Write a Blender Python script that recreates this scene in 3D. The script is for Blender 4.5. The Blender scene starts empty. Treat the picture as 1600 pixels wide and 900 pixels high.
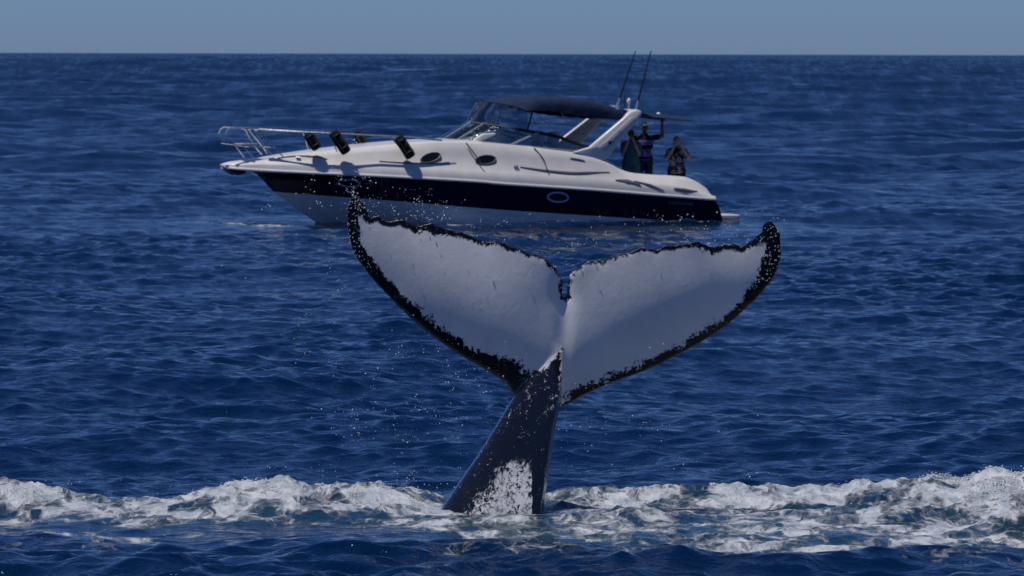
import bpy, bmesh, math, random
import numpy as np
from mathutils import Vector, Matrix, geometry

# ------------------------------------------------------------------ camera, sky, sun
SC = bpy.context.scene
COL = SC.collection
R = math.radians
CAM_H = 3.77            # eye height above the sea (m)
FPX = 200.0 / 36.0 * 1600.0
EYE_ROW = 81.0          # row of the true eye level in the photograph

cam_d = bpy.data.cameras.new('camera')
cam = bpy.data.objects.new('camera', cam_d)
COL.objects.link(cam)
cam_d.lens = 200.0
cam_d.sensor_width = 36.0
cam_d.clip_start = 0.5
cam_d.clip_end = 40000.0
cam_d.dof.use_dof = True
cam_d.dof.focus_distance = 46.8
cam_d.dof.aperture_fstop = 11.0
pitch = math.atan((450.0 - EYE_ROW) / FPX)
cam.matrix_world = (Matrix.Translation((0, 0, CAM_H)) @
                    Matrix.Rotation(math.pi / 2 - pitch, 4, 'X') @
                    Matrix.Rotation(R(0.14), 4, 'Z'))
SC.camera = cam

to_sun = Vector((-0.33, -0.05, 0.94)).normalized()
elev = math.asin(to_sun.z)
world = bpy.data.worlds.new('World')
SC.world = world
world.use_nodes = True
wn, wl = world.node_tree.nodes, world.node_tree.links
bg = wn['Background']
sky = wn.new('ShaderNodeTexSky')
sky.sky_type = 'NISHITA'
sky.sun_disc = False
sky.sun_elevation = elev
sky.sun_rotation = math.atan2(to_sun.x, to_sun.y)
sky.air_density = 0.6
sky.dust_density = 0.35
sky.ozone_density = 2.0
tint = wn.new('ShaderNodeMix'); tint.data_type = 'RGBA'; tint.blend_type = 'MULTIPLY'
tint.inputs['Factor'].default_value = 1.0
tint.inputs['B'].default_value = (0.545, 0.75, 1.22, 1)
wl.new(sky.outputs[0], tint.inputs['A'])
wl.new(tint.outputs['Result'], bg.inputs['Color'])
bg.inputs['Strength'].default_value = 0.06

sun_d = bpy.data.lights.new('sun', 'SUN')
sun_d.energy = 3.5
sun_d.angle = R(0.53)
sun_d.color = (1.0, 0.95, 0.88)
sun = bpy.data.objects.new('sun', sun_d)
COL.objects.link(sun)
sun.rotation_euler = to_sun.to_track_quat('Z', 'Y').to_euler()

SC.view_settings.view_transform = 'Standard'
SC.view_settings.look = 'None'
SC.view_settings.gamma = 1.0
SC.view_settings.exposure = 0.0
SC.cycles.max_bounces = 8
SC.cycles.transparent_max_bounces = 16
SC.cycles.sample_clamp_direct = 3.0
SC.cycles.sample_clamp_indirect = 3.0
SC.cycles.caustics_reflective = False
SC.cycles.caustics_refractive = False

rng = np.random.default_rng(7)
random.seed(5)

# ------------------------------------------------------------------ helpers
def tag(o, label=None, cat=None, group=None, kind=None):
    if label: o['label'] = label
    if cat: o['category'] = cat
    if group: o['group'] = group
    if kind: o['kind'] = kind
    return o

def link(name, mesh, mat=None, parent=None, smooth=True):
    o = bpy.data.objects.new(name, mesh)
    COL.objects.link(o)
    if mat is not None and len(mesh.materials) == 0:
        mesh.materials.append(mat)
    if parent is not None:
        o.parent = parent
    if smooth:
        mesh.polygons.foreach_set('use_smooth', [True] * len(mesh.polygons))
    return o

def empty(name, loc=(0, 0, 0), rz=0.0, parent=None):
    o = bpy.data.objects.new(name, None)
    COL.objects.link(o)
    o.location = loc
    o.rotation_euler = (0, 0, rz)
    o.empty_display_size = 0.3
    if parent: o.parent = parent
    return o

def np_mesh(name, V, F):
    """V (n,3) array, F (m,k) array of tris or quads."""
    me = bpy.data.meshes.new(name)
    V = np.asarray(V, np.float32); F = np.asarray(F, np.int32)
    k = F.shape[1]
    me.vertices.add(len(V)); me.vertices.foreach_set('co', V.ravel())
    me.loops.add(F.size); me.loops.foreach_set('vertex_index', F.ravel())
    me.polygons.add(len(F))
    me.polygons.foreach_set('loop_start', np.arange(0, F.size, k, dtype=np.int32))
    me.update(calc_edges=True)
    return me

def fattr(me, name, arr):
    a = me.attributes.new(name, 'FLOAT', 'POINT')
    a.data.foreach_set('value', np.asarray(arr, np.float32).ravel())

def sstep(a, b, x):
    t = np.clip((x - a) / (b - a), 0, 1)
    return t * t * (3 - 2 * t)

_P = rng.permutation(512)
_P = np.concatenate([_P, _P, _P])
_G = rng.uniform(0, 2 * np.pi, 512); _GX, _GY = np.cos(_G), np.sin(_G)
def perlin(x, y):
    xi = np.floor(x).astype(np.int64); yi = np.floor(y).astype(np.int64)
    xf = x - xi; yf = y - yi
    u = xf * xf * xf * (xf * (xf * 6 - 15) + 10); v = yf * yf * yf * (yf * (yf * 6 - 15) + 10)
    def g(ix, iy, fx, fy):
        h = _P[(_P[ix & 511] + iy) & 511]
        return _GX[h] * fx + _GY[h] * fy
    a = g(xi, yi, xf, yf); b = g(xi + 1, yi, xf - 1, yf)
    c = g(xi, yi + 1, xf, yf - 1); d = g(xi + 1, yi + 1, xf - 1, yf - 1)
    return 1.5 * ((a * (1 - u) + b * u) * (1 - v) + (c * (1 - u) + d * u) * v)
def fbm(x, y, octs=4, gain=0.5):
    s = 0; a = 1.0; f = 1.0
    for i in range(octs):
        s = s + a * perlin(x * f + 17.3 * i, y * f - 9.1 * i); a *= gain; f *= 2.03
    return s
def billow(x, y, octs=4, gain=0.5):
    s = 0; a = 1.0; f = 1.0
    for i in range(octs):
        s = s + a * (1 - 2*np.abs(perlin(x * f + 31.7 * i, y * f + 5.2 * i))); a *= gain; f *= 2.1
    return s

# ---- shader helpers
def mat(name, base=(0.8, 0.8, 0.8), rough=0.5, metal=0.0, spec=0.5, coat=0.0, trans=0.0, ior=1.45, alpha=1.0):
    m = bpy.data.materials.new(name); m.use_nodes = True
    b = m.node_tree.nodes['Principled BSDF']
    b.inputs['Base Color'].default_value = (*base, 1)
    b.inputs['Roughness'].default_value = rough
    b.inputs['Metallic'].default_value = metal
    b.inputs['Specular IOR Level'].default_value = spec
    b.inputs['Coat Weight'].default_value = coat
    b.inputs['Transmission Weight'].default_value = trans
    b.inputs['IOR'].default_value = ior
    b.inputs['Alpha'].default_value = alpha
    return m
class NT:
    def __init__(s, m): s.t = m.node_tree; s.n = s.t.nodes; s.l = s.t.links; s.b = s.n.get('Principled BSDF')
    def new(s, typ, **kw):
        nd = s.n.new(typ)
        for k, v in kw.items(): setattr(nd, k, v)
        return nd
    def lk(s, a, b): s.l.new(a, b)
    def attr(s, name):
        nd = s.new('ShaderNodeAttribute'); nd.attribute_name = name; return nd.outputs['Fac']
    def coord(s): return s.new('ShaderNodeTexCoord').outputs['Object']
    def mapping(s, vec, scale=(1, 1, 1), loc=(0, 0, 0), rot=(0, 0, 0)):
        nd = s.new('ShaderNodeMapping'); nd.inputs['Scale'].default_value = scale
        nd.inputs['Location'].default_value = loc; nd.inputs['Rotation'].default_value = rot
        s.lk(vec, nd.inputs['Vector']); return nd.outputs[0]
    def noise(s, vec, scale, detail=3, rough=0.5, dist=0.0):
        nd = s.new('ShaderNodeTexNoise'); nd.inputs['Scale'].default_value = scale
        nd.inputs['Detail'].default_value = detail; nd.inputs['Roughness'].default_value = rough
        nd.inputs['Distortion'].default_value = dist
        s.lk(vec, nd.inputs['Vector']); return nd.outputs['Fac']
    def voronoi(s, vec, scale, feature='F1', rand=1.0):
        nd = s.new('ShaderNodeTexVoronoi'); nd.feature = feature
        nd.inputs['Scale'].default_value = scale; nd.inputs['Randomness'].default_value = rand
        s.lk(vec, nd.inputs['Vector']); return nd.outputs['Distance']
    def math(s, op, a, b=None, c=None, clamp=False):
        nd = s.new('ShaderNodeMath'); nd.operation = op; nd.use_clamp = clamp
        for i, v in enumerate((a, b, c)):
            if v is None: continue
            if isinstance(v, (int, float)): nd.inputs[i].default_value = v
            else: s.lk(v, nd.inputs[i])
        return nd.outputs[0]
    def ramp(s, v, lo, hi, a=0.0, b=1.0):
        nd = s.new('ShaderNodeMapRange'); nd.interpolation_type = 'SMOOTHSTEP'
        nd.inputs['From Min'].default_value = lo; nd.inputs['From Max'].default_value = hi
        nd.inputs['To Min'].default_value = a; nd.inputs['To Max'].default_value = b
        s.lk(v, nd.inputs['Value']); return nd.outputs[0]
    def mix(s, f, a, b):
        nd = s.new('ShaderNodeMix'); nd.data_type = 'RGBA'
        if isinstance(f, (int, float)): nd.inputs['Factor'].default_value = f
        else: s.lk(f, nd.inputs['Factor'])
        for k, v in (('A', a), ('B', b)):
            if isinstance(v, tuple): nd.inputs[k].default_value = (*v, 1)
            else: s.lk(v, nd.inputs[k])
        return nd.outputs['Result']
    def mixf(s, f, a, b):
        nd = s.new('ShaderNodeMix'); nd.data_type = 'FLOAT'
        s.lk(f, nd.inputs[0])
        for k, v in ((2, a), (3, b)):
            if isinstance(v, (int, float)): nd.inputs[k].default_value = v
            else: s.lk(v, nd.inputs[k])
        return nd.outputs[0]
    def bump(s, h, dist, strength=1.0, normal=None):
        nd = s.new('ShaderNodeBump'); nd.inputs['Strength'].default_value = strength
        nd.inputs['Distance'].default_value = dist
        s.lk(h, nd.inputs['Height'])
        if normal is not None: s.lk(normal, nd.inputs['Normal'])
        return nd.outputs[0]

# ------------------------------------------------------------------ the sea
WHALE_Y = 46.6
PXM = FPX / WHALE_Y                     # photo pixels per metre at the whale
def wx(px): return (px - 800.0) / PXM

def sea_material(with_foam):
    m = mat('foaming_water' if with_foam else 'sea_water', (0.0002, 0.0080, 0.040), 0.07, spec=0.5, ior=1.40)
    t = NT(m)
    oc = t.coord()
    out = t.n['Material Output']
    def water(base, rough, normal):
        pw = t.new('ShaderNodeBsdfPrincipled'); pw.inputs['IOR'].default_value = 1.40
        pw.inputs['Specular Tint'].default_value = (0.45, 0.82, 1.0, 1)
        if isinstance(base, tuple): pw.inputs['Base Color'].default_value = (*base, 1)
        else: t.lk(base, pw.inputs['Base Color'])
        if isinstance(rough, float): pw.inputs['Roughness'].default_value = rough
        else: t.lk(rough, pw.inputs['Roughness'])
        t.lk(normal, pw.inputs['Normal'])
        return pw.outputs[0]
    sub = t.attr('unresolved')          # slope of the ripples too small for the mesh
    v1 = t.mapping(oc, (1.0, 1.3, 1.0), rot=(0, 0, 0.35))
    n1 = t.noise(v1, 3.4, 4, 0.6, 0.3)
    h = t.math('MULTIPLY', n1, t.mixf(sub, 0.055, 0.02))
    if not with_foam:
        gust = t.noise(t.mapping(oc, (0.8, 0.03, 1.0)), 1.0, 4, 0.7)     # wind streaks
        rg = t.mixf(t.math('POWER', sub, 2.5), 0.06, t.ramp(gust, 0.36, 0.64, 0.20, 0.46))
        t.lk(water((0.0001, 0.0105, 0.043), rg, t.bump(h, 1.0, 1.0)), out.inputs['Surface'])
        return m
    foam = t.attr('foam'); aer = t.attr('aeration')
    vf = t.mapping(oc, (1.0, 0.5, 1.0))
    warp = t.new('ShaderNodeTexNoise'); warp.inputs['Scale'].default_value = 2.2
    warp.inputs['Detail'].default_value = 3; t.lk(vf, warp.inputs['Vector'])
    wv = t.new('ShaderNodeVectorMath'); wv.operation = 'SCALE'; wv.inputs['Scale'].default_value = 0.5
    t.lk(warp.outputs['Color'], wv.inputs[0])
    av = t.new('ShaderNodeVectorMath'); av.operation = 'ADD'
    t.lk(vf, av.inputs[0]); t.lk(wv.outputs[0], av.inputs[1])
    fa = t.noise(av.outputs[0], 3.0, 8, 0.66, 0.5)
    fb = t.voronoi(av.outputs[0], 6.0, 'DISTANCE_TO_EDGE')
    lace = t.ramp(fb, 0.0, 0.16, 1.0, 0.0)
    pat = t.math('ADD', t.ramp(fa, 0.30, 0.70), t.math('MULTIPLY', lace, 0.22))
    cov = t.math('SUBTRACT', t.math('ADD', t.math('MULTIPLY', pat, 1.4), t.math('MULTIPLY', foam, 1.6)), 1.26)
    mask = t.ramp(cov, -0.05, 0.72)
    mask = t.math('MULTIPLY', mask, t.ramp(foam, 0.02, 0.12))
    fine = t.noise(oc, 30.0, 4, 0.7)
    deep = t.mix(aer, (0.0001, 0.0105, 0.043), (0.014, 0.052, 0.072))
    shade = t.noise(av.outputs[0], 7.0, 6, 0.65)
    fcol = t.mix(t.ramp(shade, 0.32, 0.68), (0.28, 0.33, 0.39), (0.62, 0.645, 0.69))
    t.lk(fcol, t.b.inputs['Base Color'])
    t.b.inputs['Roughness'].default_value = 0.45
    fh = t.math('ADD', t.math('MULTIPLY', fine, 0.022), t.math('MULTIPLY', shade, 0.065))
    hh = t.mixf(mask, h, t.math('ADD', fh, 0.03))
    nrm = t.bump(hh, 1.0, 1.0)
    t.lk(nrm, t.b.inputs['Normal'])
    mx = t.new('ShaderNodeMixShader')
    t.lk(mask, mx.inputs[0]); t.lk(water(deep, 0.07, nrm), mx.inputs[1]); t.lk(t.b.outputs[0], mx.inputs[2])
    t.lk(mx.outputs[0], out.inputs['Surface'])
    return m

def splash(x, y):
    """height and foam cover of the water the tail has thrown up (world metres)"""
    ip = np.interp
    px = x * PXM + 800.0
    n = fbm(x * 1.1, y * 1.1, 3); n2 = fbm(x * 3.3 + 5, y * 3.3, 4, 0.55)
    # back ridge left and right of the tail
    yc = 47.55 + 0.25 * np.sin(x * 0.9) + 0.18 * n
    hc = ip(px, [-900, -300, 0, 80, 180, 260, 330, 380, 450, 520, 600, 650, 690, 730, 840, 880, 960, 1100, 1250, 1330, 1450, 1560, 1700, 2100, 2700],
            [0, .10, .19, .12, .075, .07, .14, .205, .20, .16, .16, .12, .04, .02, .02, .09, .11, .12, .11, .14, .20, .28, .30, .14, 0])
    hc = hc * 1.05
    d = y - yc
    back = np.where(d > 0, np.exp(-(d / 0.28) ** 2), np.exp(-(d / 0.95) ** 2))
    h = hc * back
    # second mass, right
    y2 = 46.3 + 0.2 * np.sin(x * 1.7 + 1) + 0.15 * n
    h2 = ip(px, [1050, 1200, 1300, 1420, 1500, 1600, 1900, 2300], [0, .03, .07, .11, .15, .20, .14, 0])
    d2 = y - y2
    h = h + h2 * np.where(d2 > 0, np.exp(-(d2 / 0.35) ** 2), np.exp(-(d2 / 0.8) ** 2))
    # low mound in front of the tail
    h = h + 0.035 * np.exp(-((px - 800) / 170) ** 2) * np.exp(-((y - 45.75) / 0.45) ** 2)
    h = h + 0.09 * np.exp(-((px - 990) / 75) ** 2) * np.exp(-((y - 45.9) / 0.35) ** 2)
    h = h + 0.16 * np.exp(-((px - 1570) / 90) ** 2) * np.exp(-((y - 44.6) / 0.4) ** 2)
    # cover
    yf = ip(px, [-1500, -600, 0, 150, 300, 480, 600, 690, 760, 1000, 1300, 1600, 2200, 3000],
            [48, 46.4, 45.2, 45.1, 45.2, 45.2, 45.0, 44.4, 43.8, 43.0, 42.7, 43.0, 45, 48]) + 0.22 * n
    yb = yc + 0.22
    inside = sstep(0, 0.5, y - yf) * (1 - sstep(0, 0.16, y - yb))
    lvl = ip(px, [0, 250, 420, 640, 700, 780, 860, 950, 1050, 1300, 1600], [.52, .52, .50, .52, .44, .32, .36, .42, .42, .45, .52])
    top = np.clip(h / 0.16, 0, 1)
    F = inside * np.clip(lvl + 0.26 * top + 0.22 * n, 0, 0.86)
    # thin streaks drifting in front
    st = np.exp(-((px - 190) / 120) ** 2) * np.exp(-((y - 44.2) / 0.9) ** 2) * 0.34
    st = st + np.exp(-((px - 1150) / 420) ** 2) * np.exp(-((y - 42.2) / 0.7) ** 2) * 0.34
    F = np.maximum(F, st * (1 - inside))
    # small breaking crest far right, and two far white caps
    F = np.maximum(F, 0.42 * np.exp(-((x - 5.05) / 0.42) ** 2) * np.exp(-((y - 57.2) / 0.25) ** 2))
    A = sstep(-0.6, 0.7, y - yf) * (1 - sstep(-0.1, 0.5, y - yb))
    A = np.clip(A * (0.75 + 0.4 * n), 0, 1) * np.exp(-((px - 800) / 1300) ** 4)
    rough = inside * (0.35 + 0.65 * top)
    h = h + rough * (0.040 * (billow(x * 2.0, y * 1.6, 4, 0.5) - 0.9) + 0.018 * n2)
    lump = inside * top
    h = h + lump * 0.020 * (billow(x * 7.0 + 3, y * 6.0, 3, 0.5) - 0.8)
    return h, F, A

WAVES = []
def make_waves():
    N = 180
    for i in range(N):
        lam = 0.20 * (22.0 / 0.20) ** ((i + rng.uniform()) / N)
        th = math.radians(rng.normal(12, 46 if lam < 3 else 34)) - math.pi / 2
        S = 0.29 * math.sqrt(2.0 / N)
        wgt = 0.68 + 1.0 * math.exp(-(math.log(lam / 0.42) / 0.75) ** 2)
        if lam > 3: wgt *= 0.85
        WAVES.append((lam, th, S * wgt * lam / (2 * math.pi), rng.uniform(0, 2 * math.pi)))
    for lam, a in ((70, .30), (95, .40), (140, .5), (210, .6)):      # swell, only far out
        WAVES.append((lam, math.radians(rng.normal(5, 18)) - math.pi / 2, a, rng.uniform(0, 6.28)))
make_waves()

def waves(x, y, s):
    dx = np.zeros_like(x); dy = np.zeros_like(x); z = np.zeros_like(x); lost = np.zeros_like(x)
    gust = 0.85 + 0.4 * perlin(x / 7.0, y / 16.0) + 0.15 * perlin(x / 40.0, y / 130.0)
    far = sstep(160, 500, np.hypot(x, y))
    far2 = sstep(70, 260, np.hypot(x, y))
    tot = 0.0
    for lam, th, a, ph in WAVES:
        k = 2 * math.pi / lam
        w = np.clip((lam / s - 0.7) / 1.0, 0, 1)
        if lam > 30: w = w * far
        elif lam > 3: w = w * (0.5 + 0.5 * far2)
        else:
            lost += (1 - w) * (a * k) ** 2; tot += (a * k) ** 2
        sel = w > 0.001
        if not sel.any(): continue
        p = k * (x[sel] * math.cos(th) + y[sel] * math.sin(th)) + ph
        aw = a * w[sel] * (gust[sel] if lam < 8 else 1.0)
        z[sel] += aw * np.cos(p)
        q = 0.95 * aw * np.sin(p)
        dx[sel] -= q * math.cos(th); dy[sel] -= q * math.sin(th)
    return dx, dy, z, np.sqrt(lost / tot)

def sea_grid(rr, fine):
    step = fine[1] - fine[0]; side = []; a = fine[-1]
    while a < math.pi - 0.15:
        step *= 1.16; a += min(step, 0.15); side.append(a)
    side = np.array(side)
    th = np.concatenate([-side[::-1], fine, side])
    rr = np.array(rr); nr, nt = len(rr), len(th)
    RR, TT = np.meshgrid(rr, th, indexing='ij')
    x = (RR * np.sin(TT)).ravel(); y = (RR * np.cos(TT)).ravel()
    s = np.maximum(np.gradient(rr)[:, None] * np.ones((1, nt)), rr[:, None] * np.gradient(th)[None, :]).ravel()
    dx, dy, z, sub = waves(x, y, s)
    near = (np.abs(x) < 14) & (y > 38) & (y < 60)
    H = np.zeros_like(x); F = np.zeros_like(x); A = np.zeros_like(x)
    if near.any(): H[near], F[near], A[near] = splash(x[near], y[near])
    for cx, cy, rx, ry in ((-17.0, 1000.0, 2.6, 9), (17.0, 720.0, 2.0, 6), (-5.4, 124.0, 0.9, .6)):
        F = np.maximum(F, 0.72 * np.exp(-((x - cx) / rx) ** 2 - ((y - cy) / ry) ** 2))
    bx, by = x + 6.307, y - 124.3                     # wash along the near side of the cruiser
    lx, ly = 0.951 * bx + 0.309 * by, -0.309 * bx + 0.951 * by
    wash = 0.45 * np.exp(-((ly + 1.75) / 0.30) ** 2) * sstep(2.2, 3.2, lx) * (1 - sstep(11.6, 13.0, lx)) * (0.6 + 0.8 * perlin(lx * 0.9, ly * 0.9))
    F = np.maximum(F, np.clip(wash, 0, 1))
    calm = 1 - 0.7 * np.exp(-((y - 45.8) / 2.6) ** 4) * np.exp(-(x / 7.0) ** 4)
    lee = np.exp(-((lx - 6.0) / 8.5) ** 4) * np.exp(-((ly + 2.0) / 6.0) ** 4)      # smoother water in the cruiser's lee
    calm = calm * (1 - 0.55 * lee)
    V = np.stack([x + dx * calm, y + dy * calm, z * calm + H - 0.05 * lee], 1)
    idx = np.arange(nr * nt).reshape(nr, nt)
    Q = np.stack([idx[:-1, :-1].ravel(), idx[:-1, 1:].ravel(), idx[1:, 1:].ravel(), idx[1:, :-1].ravel()], 1)[:, ::-1]
    return V, Q, F, A, sub, H

def build_sea():
    rr = [1.0, 4.0, 8.0, 14.0, 20.0, 25.0, 28.0, 30.0]
    r = 30.0
    while r < 110:
        s = 0.40 - 0.0348 * (r - 30) if r < 40 else 0.052 if r < 50 else 0.055 * (r / 50.0) ** 1.3
        r += s; rr.append(r)
    g1 = sea_grid(rr, np.radians(np.linspace(-7.0, 7.0, 480)))
    r = rr[-1] - 0.25; rf = [r]
    while r < 9500:
        r += 0.21 * (r / 110) ** (1.13 if r < 2000 else 1.6); rf.append(r)
    g2 = sea_grid(rf, np.radians(np.linspace(-7.2, 7.2, 270)))
    g2[0][:len(g2[0]) // len(rf), 2] -= 0.06          # the far sheet starts just under the near one
    n1 = len(g1[0])
    V = np.concatenate([g1[0], g2[0]]); Q = np.concatenate([g1[1], g2[1] + n1])
    F = np.concatenate([g1[2], g2[2]]); A = np.concatenate([g1[3], g2[3]]); sub = np.concatenate([g1[4], g2[4]])
    me = np_mesh('sea', V, Q)
    fattr(me, 'foam', F); fattr(me, 'aeration', A); fattr(me, 'unresolved', sub)
    me.materials.append(sea_material(False)); me.materials.append(sea_material(True))
    mi = ((F > 0.015) | (A > 0.01))[Q].any(1).astype(np.int32)
    me.polygons.foreach_set('material_index', mi)
    o = link('sea', me)
    tag(o, kind='structure')
    import sys; sys.stderr.write('sea quads %d\n' % len(Q))
    return V[:n1], F[:n1], g1[5]
SEA_V, SEA_F, SEA_H = build_sea()

# ------------------------------------------------------------------ the whale
def catmull(pts, step, closed=False):
    P = np.array(pts, float); n = len(P); out = []
    rng_i = range(n if closed else n - 1)
    for i in rng_i:
        p0 = P[(i - 1) % n] if (closed or i > 0) else P[i]
        p1 = P[i]; p2 = P[(i + 1) % n]
        p3 = P[(i + 2) % n] if (closed or i + 2 < n) else P[(i + 1) % n]
        k = max(1, int(np.linalg.norm((p2 - p1)[:2]) / step))
        for j in range(k):
            t = j / k
            out.append(0.5 * (2 * p1 + (p2 - p0) * t + (2 * p0 - 5 * p1 + 4 * p2 - p3) * t * t + (3 * p1 - p0 - 3 * p2 + p3) * t ** 3))
    if not closed: out.append(P[-1])
    return np.array(out)

def eval_mods(o):
    dg = bpy.context.evaluated_depsgraph_get(); dg.update()
    me = bpy.data.meshes.new_from_object(o.evaluated_get(dg))
    bpy.data.objects.remove(o)
    return me

def remeshed(V, F, voxel, smooth=3, factor=0.5):
    """one continuous skin round overlapping closed pieces"""
    me = np_mesh('tmp', V, F)
    o = bpy.data.objects.new('tmp', me); COL.objects.link(o)
    r = o.modifiers.new('r', 'REMESH'); r.mode = 'VOXEL'; r.voxel_size = voxel
    if smooth:
        s = o.modifiers.new('s', 'SMOOTH'); s.factor = factor; s.iterations = smooth
    return eval_mods(o)

# outline of the flukes, measured on the photograph: (x, y, width of the black margin), then metres
TRAIL_L = [(882, 464, 7), (880.6, 449, 6), (875.5, 429, 5), (860, 410, 4), (840, 399, 5), (808, 388, 7), (785, 379, 8), (760, 376, 8), (728, 367, 9), (700, 359, 11),
           (672, 351, 13), (652, 353, 12), (632, 346, 12), (612, 345, 13), (600, 344, 12), (588, 337, 14), (577, 340, 12), (572, 330, 20), (565, 315, 30), (555, 307, 40)]
LEAD_L = [(546, 310, 40), (541, 330, 30), (542, 355, 22), (549, 388, 20), (560, 408, 20), (574, 428, 22), (600, 457, 22), (640, 497, 24), (680, 529, 24), (720, 556, 26),
          (760, 579, 32), (784, 594, 44), (797, 611, 42), (806, 630, 42)]
ROOT = [(822, 652, 36), (845, 664, 30), (866, 655, 20)]
LEAD_R = [(877, 638, 10), (888, 632, 16), (908, 620, 20), (929, 610, 18), (963, 595, 16), (998, 583, 16), (1032, 568, 16), (1067, 550, 15), (1101, 531, 16), (1136, 507, 15),
          (1170, 476, 20), (1194, 450, 26), (1210, 426, 30), (1218, 399, 34), (1219, 375, 38), (1213, 357, 40)]
TRAIL_R = [(1204, 346, 40), (1194, 347, 36), (1185, 363, 24), (1174, 376, 14), (1160, 382, 11), (1142, 380, 11), (1122, 383, 11), (1101, 382, 10), (1087, 376, 10), (1072, 379, 8),
           (1056, 383, 7), (1043, 382, 7), (1022, 389, 6), (1003, 386, 6), (987, 392, 5), (960, 397, 5), (944, 405, 5), (929, 406, 5), (905, 416, 5), (892, 427, 5), (884.4, 446, 6)]
def build_whale():
    k = 1.0 / PXM
    raw = TRAIL_L + LEAD_L + ROOT + LEAD_R + TRAIL_R
    out = catmull(raw, 2.0, True)
    ox, oz, ow = (out[:, 0] - 800) * k, (800 - out[:, 1]) * k, np.clip(out[:, 2], 3, 70) * k
    n = len(ox)
    # knobbly trailing edge
    s = np.arange(n) * 0.0105
    isT = (out[:, 1] < 300 + 170) & ~((out[:, 0] < 700) & (out[:, 1] > 352)) & ~((out[:, 0] > 1100) & (out[:, 1] > 390))
    nx = np.gradient(oz); nz = -np.gradient(ox); ln = np.hypot(nx, nz) + 1e-9
    knob = np.where(isT, 0.013 * perlin(s * 9.0, s * 0 + 2.2) + 0.010 * perlin(s * 22.0, s * 0 + 7.7), 0.003 * perlin(s * 10, s * 0 + 1))
    ox = ox + nx / ln * knob; oz = oz + nz / ln * knob
    # interior points
    g = 0.019
    gx, gz = np.meshgrid(np.arange(ox.min(), ox.max(), g), np.arange(oz.min(), oz.max(), g * 0.866))
    gx[1::2] += g / 2
    gx, gz = gx.ravel(), gz.ravel()
    def dist(px, pz):
        D = np.empty(len(px)); I = np.empty(len(px), int)
        for a in range(0, len(px), 4000):
            d2 = (px[a:a + 4000, None] - ox) ** 2 + (pz[a:a + 4000, None] - oz) ** 2
            j = d2.argmin(1); I[a:a + 4000] = j; D[a:a + 4000] = np.sqrt(d2[np.arange(len(j)), j])
        return D, I
    def inside(px, pz):
        c = np.zeros(len(px), bool); j = n - 1
        for i in range(n):
            cond = (oz[i] > pz) != (oz[j] > pz)
            c ^= cond & (px < (ox[j] - ox[i]) * (pz - oz[i]) / (oz[j] - oz[i] + 1e-12) + ox[i]); j = i
        return c
    ok = inside(gx, gz); gx, gz = gx[ok], gz[ok]
    D, I = dist(gx, gz); ok = D > 0.008; gx, gz, D = gx[ok], gz[ok], D[ok]
    pts = [Vector((a, b)) for a, b in zip(ox, oz)] + [Vector((a, b)) for a, b in zip(gx, gz)]
    res = geometry.delaunay_2d_cdt(pts, [], [list(range(n))], 1, 1e-6)
    P2 = np.array([(v.x, v.y) for v in res[0]]); T = np.array([list(f) for f in res[2]])
    D, I = dist(P2[:, 0], P2[:, 1])
    X, Z = P2[:, 0], P2[:, 1]
    xc = wx(882)
    dx = X - xc
    lead = out[I, 1] > 470
    th = 0.0135 + 0.090 * (1 - np.exp(-D / 0.30)) + np.where(lead, 0.02 * (1 - np.exp(-D / 0.03)), 0)
    E = np.unique(np.sort(np.concatenate([T[:, [0, 1]], T[:, [1, 2]], T[:, [2, 0]]]), 1), axis=0)
    deg = np.bincount(E.ravel(), minlength=len(P2))
    fade = sstep(0.03, 0.14, D)
    for it in range(160):                       # even out the medial crease
        acc = np.bincount(E[:, 0], th[E[:, 1]], len(P2)) + np.bincount(E[:, 1], th[E[:, 0]], len(P2))
        th = th + 0.9 * fade * (acc / deg - th)
    lob = sstep(0.1, 0.9, np.abs(dx))
    yo = np.where(dx < 0, -(0.065 - 0.045 * lob) * (Z - 1.2) + 0.05 * dx ** 2,
                  -(0.065 + 0.02 * lob) * (Z - 1.2) + 0.03 * dx ** 2 - 0.60 * np.clip(dx - 1.2, 0, 9) ** 2)
    ridge = 0.055 * np.exp(-((X - wx(872)) / 0.035) ** 2) * (1 - sstep(0.95, 1.45, Z))
    dim = 0.025 * np.exp(-((X - xc) / 0.07) ** 2) * sstep(1.1, 1.6, Z)       # shallow valley under the notch
    front = yo - th - ridge + dim
    back = yo + th
    nv = len(P2)
    V1 = np.concatenate([np.stack([X, front, Z], 1), np.stack([X, back, Z], 1)])
    # edges of outline (by boundary edges of the triangulation)
    from collections import Counter
    e = Counter()
    for t in T:
        for a, b in ((t[0], t[1]), (t[1], t[2]), (t[2], t[0])): e[(min(a, b), max(a, b))] += 1
    bd = set(k_ for k_, c in e.items() if c == 1)
    side = []
    for t in T:
        for a, b in ((t[0], t[1]), (t[1], t[2]), (t[2], t[0])):
            if (min(a, b), max(a, b)) in bd: side += [(b, a, a + nv), (b, a + nv, b + nv)]
    F1 = np.concatenate([T, T[:, ::-1] + nv, np.array(side)])
    # tail stock
    #        row   left  right  depth front/back (m)  keel pull
    st = [(1010, 560, 868, 0.62, 0.80, 0.70), (930, 610, 862, 0.54, 0.70, 0.74), (860, 650, 856, 0.46, 0.60, 0.78), (802, 686, 851, 0.40, 0.50, 0.80), (747, 723, 857, 0.32, 0.40, 0.80), (707, 750, 863, 0.27, 0.33, 0.78),
          (670, 773, 868, 0.23, 0.27, 0.76), (640, 791, 875, 0.20, 0.22, 0.74), (610, 810, 880, 0.165, 0.17, 0.7), (575, 836, 884, 0.13, 0.12, 0.65), (535, 858, 884, 0.075, 0.07, 0.4), (515, 866, 882, 0.03, 0.03, 0.3)]
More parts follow.
